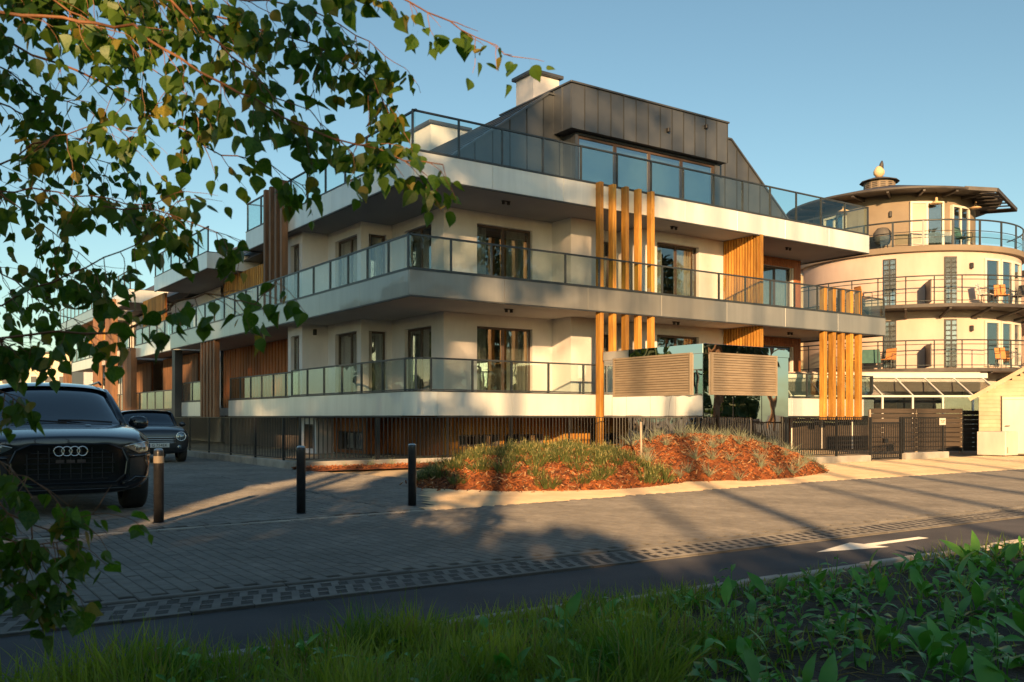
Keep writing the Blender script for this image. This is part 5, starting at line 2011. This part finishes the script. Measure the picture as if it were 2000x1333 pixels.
def add_leaf(p, rg, size=None):
    s = (size or .050) * .80 * rg.uniform(.6, 1.25)
    yaw = rg.uniform(0, 6.283)
    m3 = (Matrix.Rotation(yaw, 3, 'Z') @ Matrix.Rotation(rg.gauss(0, .45), 3, 'X') @ Matrix.Rotation(rg.gauss(0, .4), 3, 'Y'))
    q = p + m3 @ Vector((0, -.004, -.45 * s))
    leaves.append((q, m3, s, rg.randrange(8), 'leaf_yellow' if rg.random() < .09 else 'leaf'))


def twig(p, d, L, rg, dens, size):
    n = max(3, int(L / .0165))
    pts = [p.copy()]
    d = d.normalized()
    for i in range(n):
        d = (d + Vector((rg.gauss(0, .16), rg.gauss(0, .16), rg.gauss(-.07, .12)))).normalized()
        p = p + d * (L / n)
        pts.append(p.copy())
        if rg.random() < dens:
            add_leaf(p, rg, size)
        if rg.random() < dens * .45:
            add_leaf(p + Vector((rg.uniform(-.02, .02), rg.uniform(-.02, .02), rg.uniform(-.015, .01))), rg, size)
    twg.tube(pts, [.0013 * (1 - .6 * i / n) for i in range(n + 1)], 4, False)


def branch(path, r0, r1, step, tl, dens, size=.050, drop=.55, start=0.0):
    """path of (px, py, depth) points; twigs with leaves along it"""
    P = [at(*q) for q in path]
    pts, seg = [], []
    for i in range(len(P) - 1):
        k = max(2, int((P[i + 1] - P[i]).length / .05))
        for j in range(k):
            t = j / k
            a, b = P[i], P[i + 1]
            w = Vector((rng.gauss(0, .004), rng.gauss(0, .004), rng.gauss(0, .004)))
            pts.append(a.lerp(b, t) + w)
    pts.append(P[-1])
    n = len(pts)
    br.tube(pts, [.72 * (r0 + (r1 - r0) * i / (n - 1)) for i in range(n)], 6)
    acc = 0
    step *= .78
    for i in range(1, n):
        d = pts[i] - pts[i - 1]
        acc += d.length
        if i / n < start:
            continue
        while acc > step:
            acc -= step
            a = rng.uniform(0, 6.283)
            dd = (d.normalized() * .7 + Vector((math.cos(a) * .6, math.sin(a) * .6, rng.uniform(-1, .5) * 1.0 - drop * .4)))
            twig(pts[i], dd, tl * rng.uniform(.5, 1.3), rng, dens, size)
    add_leaf(P[-1], rng, size)
    return pts


D = 2.3
branch([(-200, -80, 2.5), (100, 0, 2.45), (250, 90, 2.4), (330, 160, 2.4), (380, 215, 2.35)], .006, .0012, .05, .14, .6, start=.15)
branch([(150, -80, 2.3), (330, 0, 2.3), (450, 110, 2.25), (540, 190, 2.2), (600, 215, 2.2), (660, 270, 2.2)], .006, .0012, .05, .14, .6, start=.15)
branch([(-300, 60, 2.9), (0, 130, 2.8), (90, 190, 2.7), (170, 210, 2.7), (250, 270, 2.6)], .006, .0012, .05, .15, .6, start=.2)
branch([(-600, 120, 2.4), (-200, 60, 2.4), (0, 28, 2.3), (120, 38, 2.3), (260, 52, 2.25), (350, 115, 2.2), (430, 165, 2.2), (500, 195, 2.15), (600, 250, 2.15), (700, 283, 2.1), (790, 312, 2.1), (865, 322, 2.1)], .010, .0018, .055, .13, .62, .050, start=.28)
branch([(-600, 0, 2.9), (-200, 10, 2.8), (0, 62, 2.6), (60, 105, 2.6), (150, 138, 2.55), (225, 182, 2.5), (300, 222, 2.45), (370, 258, 2.4), (430, 305, 2.4), (500, 310, 2.35), (560, 345, 2.3), (600, 375, 2.3)], .009, .0015, .06, .12, .55, .050, start=.3)
branch([(-500, -150, 2.8), (0, -40, 2.7), (250, -10, 2.6), (450, 40, 2.5), (570, 75, 2.4), (690, 130, 2.3), (745, 190, 2.3), (775, 240, 2.3)], .009, .0015, .046, .19, .66, .050, start=.2)
branch([(-300, -120, 2.6), (200, -50, 2.5), (480, 0, 2.4), (600, 20, 2.35), (700, 60, 2.3), (752, 110, 2.3)], .008, .0015, .042, .17, .68, .050, start=.3)
branch([(300, -140, 2.1), (650, -60, 2.0), (800, 5, 2.0), (870, 45, 2.0), (930, 75, 2.0), (970, 92, 2.0), (1000, 108, 2.0)], .005, .0009, .040, .070, .60, .046, start=.42)
branch([(-300, 420, 2.6), (0, 320, 2.6), (60, 285, 2.6), (130, 258, 2.5), (200, 240, 2.5)], .007, .0015, .05, .16, .65)
branch([(-500, 380, 2.9), (0, 372, 2.6), (90, 372, 2.55), (180, 385, 2.5), (280, 400, 2.45), (335, 385, 2.4), (362, 368, 2.4)], .007, .0012, .05, .14, .62)
branch([(-500, 650, 2.6), (0, 590, 2.4), (70, 565, 2.35), (130, 540, 2.3), (200, 505, 2.3), (260, 475, 2.25), (310, 440, 2.25), (345, 395, 2.2)], .007, .0013, .058, .13, .56, start=.35)
branch([(-400, 700, 2.2), (0, 660, 2.1), (120, 650, 2.1), (215, 645, 2.05), (300, 628, 2.05), (350, 592, 2.0), (400, 572, 2.0), (455, 590, 2.0), (500, 588, 2.0), (535, 560, 2.0), (548, 545, 2.0)], .006, .0012, .05, .11, .55, .050, start=.35)
branch([(200, 400, 2.3), (330, 420, 2.3), (420, 455, 2.3), (470, 470, 2.3)], .003, .001, .05, .10, .6)
branch([(-400, 150, 3.2), (-50, 180, 3.1), (60, 230, 3.0), (160, 300, 3.0), (260, 330, 2.9)], .008, .0015, .060, .22, .6, .052)
branch([(-400, 250, 3.3), (-80, 300, 3.2), (30, 400, 3.1), (120, 470, 3.0), (190, 520, 2.9)], .008, .0015, .066, .20, .6, .052)
branch([(-400, 450, 3.2), (-60, 480, 3.0), (40, 560, 2.8), (110, 620, 2.6), (160, 630, 2.5)], .007, .0015, .066, .14, .55, .050)
branch([(-400, 620, 2.2), (-60, 730, 2.2), (10, 765, 2.1), (40, 790, 2.1)], .005, .0012, .04, .06, .7, .050)
branch([(-400, 800, 2.1), (-80, 900, 2.1), (20, 1000, 2.0), (90, 1040, 2.0), (150, 1015, 2.0), (195, 985, 2.0)], .006, .0012, .040, .11, .6, .050)
branch([(-400, 900, 2.1), (-60, 980, 2.1), (0, 1046, 2.0), (60, 1070, 2.0), (105, 1062, 2.0), (150, 1050, 2.0)], .006, .0012, .030, .11, .7, .048)
branch([(-300, 1000, 2.1), (-60, 1100, 2.0), (10, 1130, 2.0), (70, 1150, 2.0), (110, 1130, 2.0)], .005, .0012, .034, .10, .7, .048)
branch([(-300, 820, 2.2), (-60, 880, 2.1), (0, 900, 2.1), (50, 930, 2.0), (95, 960, 2.0)], .005, .0012, .036, .10, .7, .050)
autosmooth(br.build('branches', 'bark_young', bt, True), 60)
bo = [o for o in bt.children if o.name.startswith('branches')][0]
bo.location = -bt.location
tg = twg.build('twigs', 'bark_young', bt, loc=-bt.location)
tg['kind'] = 'stuff'
tk = MB()
tk.tube([(0, 0, -.1), (.03, .02, 1.2), (-.02, .08, 2.6), (.05, .1, 4.5), (0, .15, 7)], [.13, .115, .10, .075, .03], 12)
for (z0, e) in ((1.6, (1.2, .0, .15)), (2.1, (1.3, .3, .3)), (2.5, (1.25, .55, .25)), (2.8, (1.3, .3, .45)), (1.2, (1.2, -.2, .1)), (1.0, (1.3, -.2, -.3))):
    tk.tube([(0, .05, z0), (e[0] * .5, e[1] * .5 + .05, z0 + e[2] * .7), (e[0], e[1], z0 + e[2])], [.03, .02, .012], 8)
tk.build('trunk', 'bark', bt, True)
leaves.sort(key=lambda l: -l[2] / l[0].y)
vis = [l for l in leaves if -0.57 < l[0].x / l[0].y < .56]
hid = [l for l in leaves if not (-0.57 < l[0].x / l[0].y < .56)]
for (q, m3, s, v_, mt) in vis[:300]:
    o = obj('leaf', LME[(v_, mt)], bt)
    o.matrix_local = Matrix.Translation(q - bt.location) @ m3.to_4x4() @ Matrix.Scale(s, 4)
mass = {'leaf': MB(), 'leaf_yellow': MB()}
for (q, m3, s, v_, mt) in vis[300:] + hid:
    V, F = LEAFV[v_]
    mass[mt].add([q - bt.location + m3 @ (Vector(p) * s) for p in V], F)
for mt, m in mass.items():
    o = m.build('leaf_mass', 'leaf_mass' if mt == 'leaf' else 'leaf_yellow', bt)
    o['kind'] = 'stuff'
print('leaves', len(leaves), 'in view', len(vis))

# ------------------------------------------------------------------ verge in the foreground: soil, grass, broad weeds
def verge_y(x):
    return 7.78 + math.tan(SA) * x - 1.84 / math.cos(SA)


vs, fs = [], []
nx, ny = 90, 40
for i in range(nx + 1):
    x = -9 + 22.0 * i / nx
    y1 = verge_y(x)
    for j in range(ny + 1):
        t = j / ny
        y = y1 - t * 9.0
        vs.append((x, y, -.035 + .06 * fbm(x * 2.2, y * 2.2, 7) * min(1, t * 12) + .05 * fbm(x * 6, y * 6, 8) * min(1, t * 12)))
for i in range(nx):
    for j in range(ny):
        q = i * (ny + 1) + j
        fs.append((q, q + 1, q + ny + 2, q + ny + 1))
verge = tag(MB().add(vs, fs).build('verge_soil', 'soil', smooth=True), kind='structure')
rng = random.Random(8)
gr, gd = MB(), MB()
n = 0
while n < 17000:
    y = rng.uniform(2.9, 8.2)
    x = rng.uniform(-.62 * y - .3, .60 * y + (.2 if rng.random() < .9 else 3.0))
    yy = verge_y(x)
    if y > yy - .02:
        continue
    dist = yy - y
    f = fbm(x * 1.7, y * 1.7, 4)
    right = min(1, max(0, (x + .1) / 1.6))
    dens = (1 - right) * 1.0 + right * (.55 if dist < .55 and x < 2.2 else .10 * f)
    if rng.random() > dens * (.10 + 1.6 * max(0, f - .25)):
        continue
    n += 1
    tall = (.05 + .42 * f * f + .10 * f) * (1 - .35 * right) * (.5 + .5 * min(1, dist / .25)) * (1.25 if x < -1.0 else 1)
    a = rng.uniform(0, 6.283)
    o = rng.uniform(.05, .7)
    dry = rng.random() < .05 + .25 * max(0, fbm(x * 3.1, y * 3.1, 12) - .45)
    blade(gd if dry else gr, (x, y, -.01), (math.cos(a) * o, math.sin(a) * o, 1), tall * rng.uniform(.5, 1.25), rng.uniform(.005, .0125), rng.uniform(.1, 1.1), rng, 4)
tag(gr.build('verge_grass', 'grass'), kind='stuff')
tag(gd.build('dry_verge_grass', 'grass_dry'), kind='stuff')


def weed_leaf(L, W, rise, droop):
    vs, fs = [], []
    n = 6
    p = Vector((0, 0, 0))
    d = Vector((0, math.cos(rise), math.sin(rise)))
    prof = [.10, .12, .62, 1.0, .85, .45, .0]
    for i in range(n + 1):
        w = W * prof[i] / 2
        vs += [p + Vector((-w, 0, .25 * w)), p.copy(), p + Vector((w, 0, .25 * w))]
        d = (d + Vector((0, 0, -droop / n))).normalized()
        p = p + d * (L / n)
    for i in range(n):
        a = 3 * i
        fs += [(a, a + 1, a + 4, a + 3), (a + 1, a + 2, a + 5, a + 4)]
    return MB().add(vs, fs).mesh('leaf', 'weed', True)


WL = [weed_leaf(.17, .065, R(60), 1.6), weed_leaf(.20, .06, R(72), 1.1), weed_leaf(.13, .06, R(40), 1.2), weed_leaf(.15, .075, R(66), 2.2)]
spots = []
tries = 0
while len(spots) < 270 and tries < 30000:
    tries += 1
    y = rng.uniform(3.2, 8.4)
    x = rng.uniform(-.40 * y, .58 * y)
    dist = verge_y(x) - y
    if dist < .45 or (x < -.2 and rng.random() < .72):
        continue
    if y < 5.0 and x > .8 and rng.random() < .35:
        continue
    if any((x - a) ** 2 + (y - b) ** 2 < .13 ** 2 for a, b in spots):
        continue
    spots.append((x, y))
STEM = MB().tube([(0, 0, -.02), (.008, .004, .09), (.0, .012, .19)], [.004, .003, .0015], 5).mesh('stem', 'weed')
WL2 = [weed_leaf(.10, .040, R(35), 1.0), weed_leaf(.085, .045, R(20), 1.4), weed_leaf(.11, .032, R(48), .7)]
for (x, y) in spots:
    tallkind = rng.random() < .42
    dens_ = fbm(x * 1.4, y * 1.4, 31)
    sc = rng.uniform(.65, 1.05) + .75 * dens_ * rng.random()
    if tallkind:
        w_ = thing('stemmed_weed', 'upright green weed with small leaves along its stem on the foreground verge', 'weed', (x, y, .0), rng.uniform(0, 6.28), 'stemmed weeds on the foreground verge')
        w_.rotation_euler = (rng.uniform(-.3, .3), rng.uniform(-.3, .3), rng.uniform(0, 6.28))
        obj('stem', STEM, w_, None, None, sc)
        k = rng.randrange(6, 10)
        for q in range(k):
            z = .02 + .165 * q / k
            obj('leaf', WL2[rng.randrange(3)], w_, (.004, .004, z * sc), (rng.uniform(-.3, .3), rng.uniform(-.3, .3), q * 2.4 + rng.uniform(-.4, .4)), sc * rng.uniform(.7, 1.25) * (1.15 - .5 * q / k))
        continue
    w_ = thing('broadleaf_weed', 'low broad-leaved green weed growing in the dark soil of the foreground verge', 'weed', (x, y, .0), rng.uniform(0, 6.28), 'broad-leaved weeds on the foreground verge')
    k = rng.randrange(5, 10)
    for q in range(k):
        obj('leaf', WL[rng.randrange(4)], w_, (rng.uniform(-.015, .015), rng.uniform(-.015, .015), 0), (rng.uniform(-.45, .35), rng.uniform(-.35, .35), q * 6.283 / k * 1.6 + rng.uniform(-.6, .6)), sc * rng.uniform(.5, 1.2))
# straw stalks lying on the soil
sk = MB()
for k in range(170):
    y = rng.uniform(3.4, 7.5)
    x = rng.uniform(.1 * y, .56 * y)
    if verge_y(x) - y < .1:
        continue
    a = rng.uniform(0, 6.28)
    l = rng.uniform(.08, .25)
    sk.tube([(x, y, .03), (x + math.cos(a) * l * .5, y + math.sin(a) * l * .5, .05), (x + math.cos(a) * l, y + math.sin(a) * l, .03)], .0022, 4)
tag(sk.build('straw_litter', 'grass_dry'), kind='stuff')

# ------------------------------------------------------------------ trees and hedge behind the viewer (they shade the street) and to the right (mirrored in the kiosk and the windows)
def crown_mesh(seed, clusters, nq, size, mat):
    """clusters: (x, y, z, rx, rz)"""
    rg = random.Random(seed)
    m = MB()
    tot = sum(c[3] * c[3] * c[4] for c in clusters)
    for (cx, cy, cz, rx, rzz) in clusters:
        k = int(nq * rx * rx * rzz / tot)
        for i in range(k):
            while True:
                v = Vector((rg.uniform(-1, 1), rg.uniform(-1, 1), rg.uniform(-1, 1)))
                if v.length < 1:
                    break
            v = v.normalized() * v.length ** .6
            p = Vector((cx + v.x * rx, cy + v.y * rx, cz + v.z * rzz))
            s = size * rg.uniform(.6, 1.3)
            e = Euler((rg.uniform(0, 6.28), rg.uniform(0, 6.28), rg.uniform(0, 6.28))).to_matrix()
            m.add([p + e @ Vector((-s, 0, 0)), p + e @ Vector((0, -s * .55, 0)), p + e @ Vector((s, 0, 0)), p + e @ Vector((0, s * .55, 0))], [(0, 1, 2, 3)])
    return m.mesh('crown', mat)


def tree(name, label, x, y, h, tr, clusters, nq, size, mat='foliage', bark='bark', seed=1, group=None, lean=0.0):
    rg = random.Random(seed)
    t = thing(name, label, 'tree', (x, y, 0), 0, group)
    m = MB()
    top = h * .86
    pts = [(lean * (z / h) ** 2 * h + rg.gauss(0, .04) * (z > .1), rg.gauss(0, .04) * (z > .1), z) for z in [top * q / 8 for q in range(9)]]
    pts[0] = (0, 0, -.1)
    m.tube(pts, [tr * (1.25 if q == 0 else 1 - .085 * q) for q in range(9)], 10)
    for (cx, cy, cz, rx, rzz) in clusters:
        zb = max(top * .2, min(top * .95, cz - rx * .8))
        bx = lean * (zb / h) ** 2 * h
        m.tube([(bx, 0, zb), ((cx + bx) / 2, cy / 2, (zb + cz) / 2 + .1), (cx, cy, cz)], [tr * .38, tr * .25, tr * .1], 6)
    m.build('trunk', bark, t, True)
    obj('crown', crown_mesh(seed + 100, clusters, nq, size, mat), t)
    return t


rng = random.Random(14)
G1 = 'trees behind the viewer'


def blob_clusters(n, rx, z0, z1, rad, rg):
    out = []
    for i in range(n):
        a, r_ = rg.uniform(0, 6.28), rx * math.sqrt(rg.random())
        z = rg.uniform(z0, z1)
        out.append((math.cos(a) * r_, math.sin(a) * r_, z, rad * rg.uniform(.7, 1.2), rad * rg.uniform(.5, .85)))
    return out


# broad trees that keep the left half of the house in shade
for i, (x, y, h, rx, z0, z1, n_, nq) in enumerate(((-19, -12, 25, 4.4, 5, 23, 30, 7000), (-11.5, -11, 25, 3.8, 4.6, 22.5, 34, 8000), (-7.2, -14, 26, 2.6, 8.0, 24, 30, 7000), (-4.3, -12, 26, 2.4, 8.6, 24, 36, 5200), (-15, -18, 23, 4, 5, 21, 24, 6000), (-.9, -17, 27, 1.6, 14.5, 26, 14, 1200))):
    rg = random.Random(50 + i)
    tree('broad_tree', 'broad leafy tree standing behind the viewer, shading the left half of the house', x, y, h, .26, blob_clusters(n_, rx, z0, z1, 1.7, rg), nq, .30, 'foliage', 'bark', 60 + i, G1)
# pines: bare trunks low down, thin crowns high up
for i, (x, y, h, tr, z0, n_, nq, lean) in enumerate(((-.75, -9, 22, .12, 12.6, 9, 330, 0), (2.75, -10, 23, .14, 14.6, 9, 260, 0.0), (1.3, -16, 24, .10, 15.2, 10, 240, 0), (4.6, -14, 25, .11, 17, 7, 300, 0),
                                                     (5.9, -11, 28, .12, 22.5, 6, 450, .0), (7.4, -13, 29, .15, 24.5, 6, 450, .0), (9.2, -10, 28, .13, 24, 6, 450, 0), (10.6, -15, 30, .16, 25.5, 6, 450, 0), (12.6, -12, 29, .13, 25, 6, 450, 0))):
    rg = random.Random(80 + i)
    tree('pine_tree', 'tall pine with a bare trunk standing behind the viewer', x, y, h, tr, blob_clusters(n_, 1.6, z0, h - .5, 1.1, rg), nq, .26, 'foliage_pine', 'bark_pine', 90 + i, G1, lean)
# younger trees that shade the drive, with a gap that lets one streak of sun through
for i, (x, y, h, rx, z0, n_, nq) in enumerate(((-2.55, -5, 8, .75, 2.4, 14, 3400), (-6.5, -5, 9, 1.2, 2.2, 18, 4600), (-9, -6, 9, 1.5, 2.4, 18, 4600), (-12, -5.5, 9, 1.5, 2.2, 18, 4600))):
    rg = random.Random(150 + i)
    tree('young_tree', 'young leafy tree close behind the viewer, left of the pines', x, y, h, .10, blob_clusters(n_, rx, z0, h - 1.2, .75, rg), nq, .17, 'foliage', 'bark', 160 + i, G1)
# hedge of shrubs close behind the viewer
for i in range(28):
    x = -15 + i * 1.32 + rng.uniform(-.3, .3)
    y = -8.0 + rng.uniform(-1.2, 1.2)
    hgt = (4.15 if x > -1.2 else 4.6) + rng.uniform(-.35, .35) + max(0, x - 2) * .035
    if abs(x + 4.3) < .9:
        hgt = 1.0
    if x < -5.5:
        hgt += 1.8
    if -3.5 < x < -2.2:
        hgt += .7
    rg = random.Random(200 + i)
    s = thing('hedge_shrub', 'dense green shrub in the hedge behind the viewer', 'shrub', (x, y, 0), 0, 'hedge shrubs behind the viewer')
    cl = [(rg.uniform(-.8, .8), rg.uniform(-.5, .5), rg.uniform(.3, hgt - .45), .7, .6) for q in range(9)] + [(0, 0, hgt * .45, 1.1, hgt * .44)]
    obj('crown', crown_mesh(300 + i, cl, 3400, .15, 'foliage'), s)
    MB().tube([(0, 0, -.05), (.03, .02, hgt * .6)], [.05, .02], 6).build('stem', 'bark', s)
# the birch's own crown, added out of view to shade the hanging leaves
cl = [(rng.uniform(-.6, 3.1), rng.uniform(-4.6, -3.3), rng.uniform(2.55, 3.9), .5, .33) for q in range(26)]
obj('crown', crown_mesh(777, cl, 800, .06, 'foliage'), bt)
# trees on the far right, seen only in reflections
for i, (x, y, h) in enumerate(((29, 18.0, 14), (33, 20.5, 15), (36, 16.4, 15), (41, 19.8, 16), (46, 15.5, 16), (52, 18.6, 17), (58, 21.5, 17), (34, 10, 15), (40, 4, 16), (48, 8, 17), (30, 4, 15), (62, 14, 18), (56, 5, 17))):
    rg = random.Random(400 + i)
    tree('roadside_pine', 'bare-trunked pine across the street, right of the view', x, y, h, .20, blob_clusters(14, 2.3, h * .24, h - .8, 1.4, rg), 2000, .30, 'foliage_pine', 'bark_pine', 420 + i, 'pines on the right beyond the view')
for i, (x, y, hgt) in enumerate(((31, 19.2, 2.2), (33, 17.0, 2.6), (35, 21, 2.4), (38, 18.5, 3.0), (44, 17, 3.2), (50, 20, 3.4))):
    rg = random.Random(700 + i)
    s = thing('roadside_bush', 'leafy bush under the pines right of the view', 'shrub', (x, y, 0), 0, 'bushes on the right beyond the view')
    cl = [(rg.uniform(-1, 1), rg.uniform(-.8, .8), rg.uniform(.4, hgt - .4), .8, .6) for q in range(8)]
    obj('crown', crown_mesh(720 + i, cl, 1200, .18, 'foliage'), s)
    MB().tube([(0, 0, -.05), (.03, .02, hgt * .6)], [.06, .02], 6).build('stem', 'bark', s)
sw = thing('stone_wall', 'low wall of rough stone blocks right of the view, mirrored in the kiosk', 'wall', (20.0, 20.25, 0), R(90))
me = MB().bbox(.006, .594, -.2, .2, .004, .286, .02).mesh('stone_block', 'stone_block')
for j in range(4):
    for i in range(6):
        obj('stone_block', me, sw, (i * .6 + (.3 if j % 2 else 0), rng.uniform(-.02, .02), j * .29))
# leafy trees off to the left, mirrored in the side windows
for i, (x, y, h) in enumerate(((-44, 44, 12), (-52, 52, 13), (-40, 36, 11))):
    rg = random.Random(500 + i)
    tree('garden_tree', 'leafy tree left of the view beyond the drive', x, y, h, .22, blob_clusters(12, 3, 3.5, h - 1, 1.8, rg), 2000, .35, 'foliage', 'bark', 520 + i, 'trees left of the view')
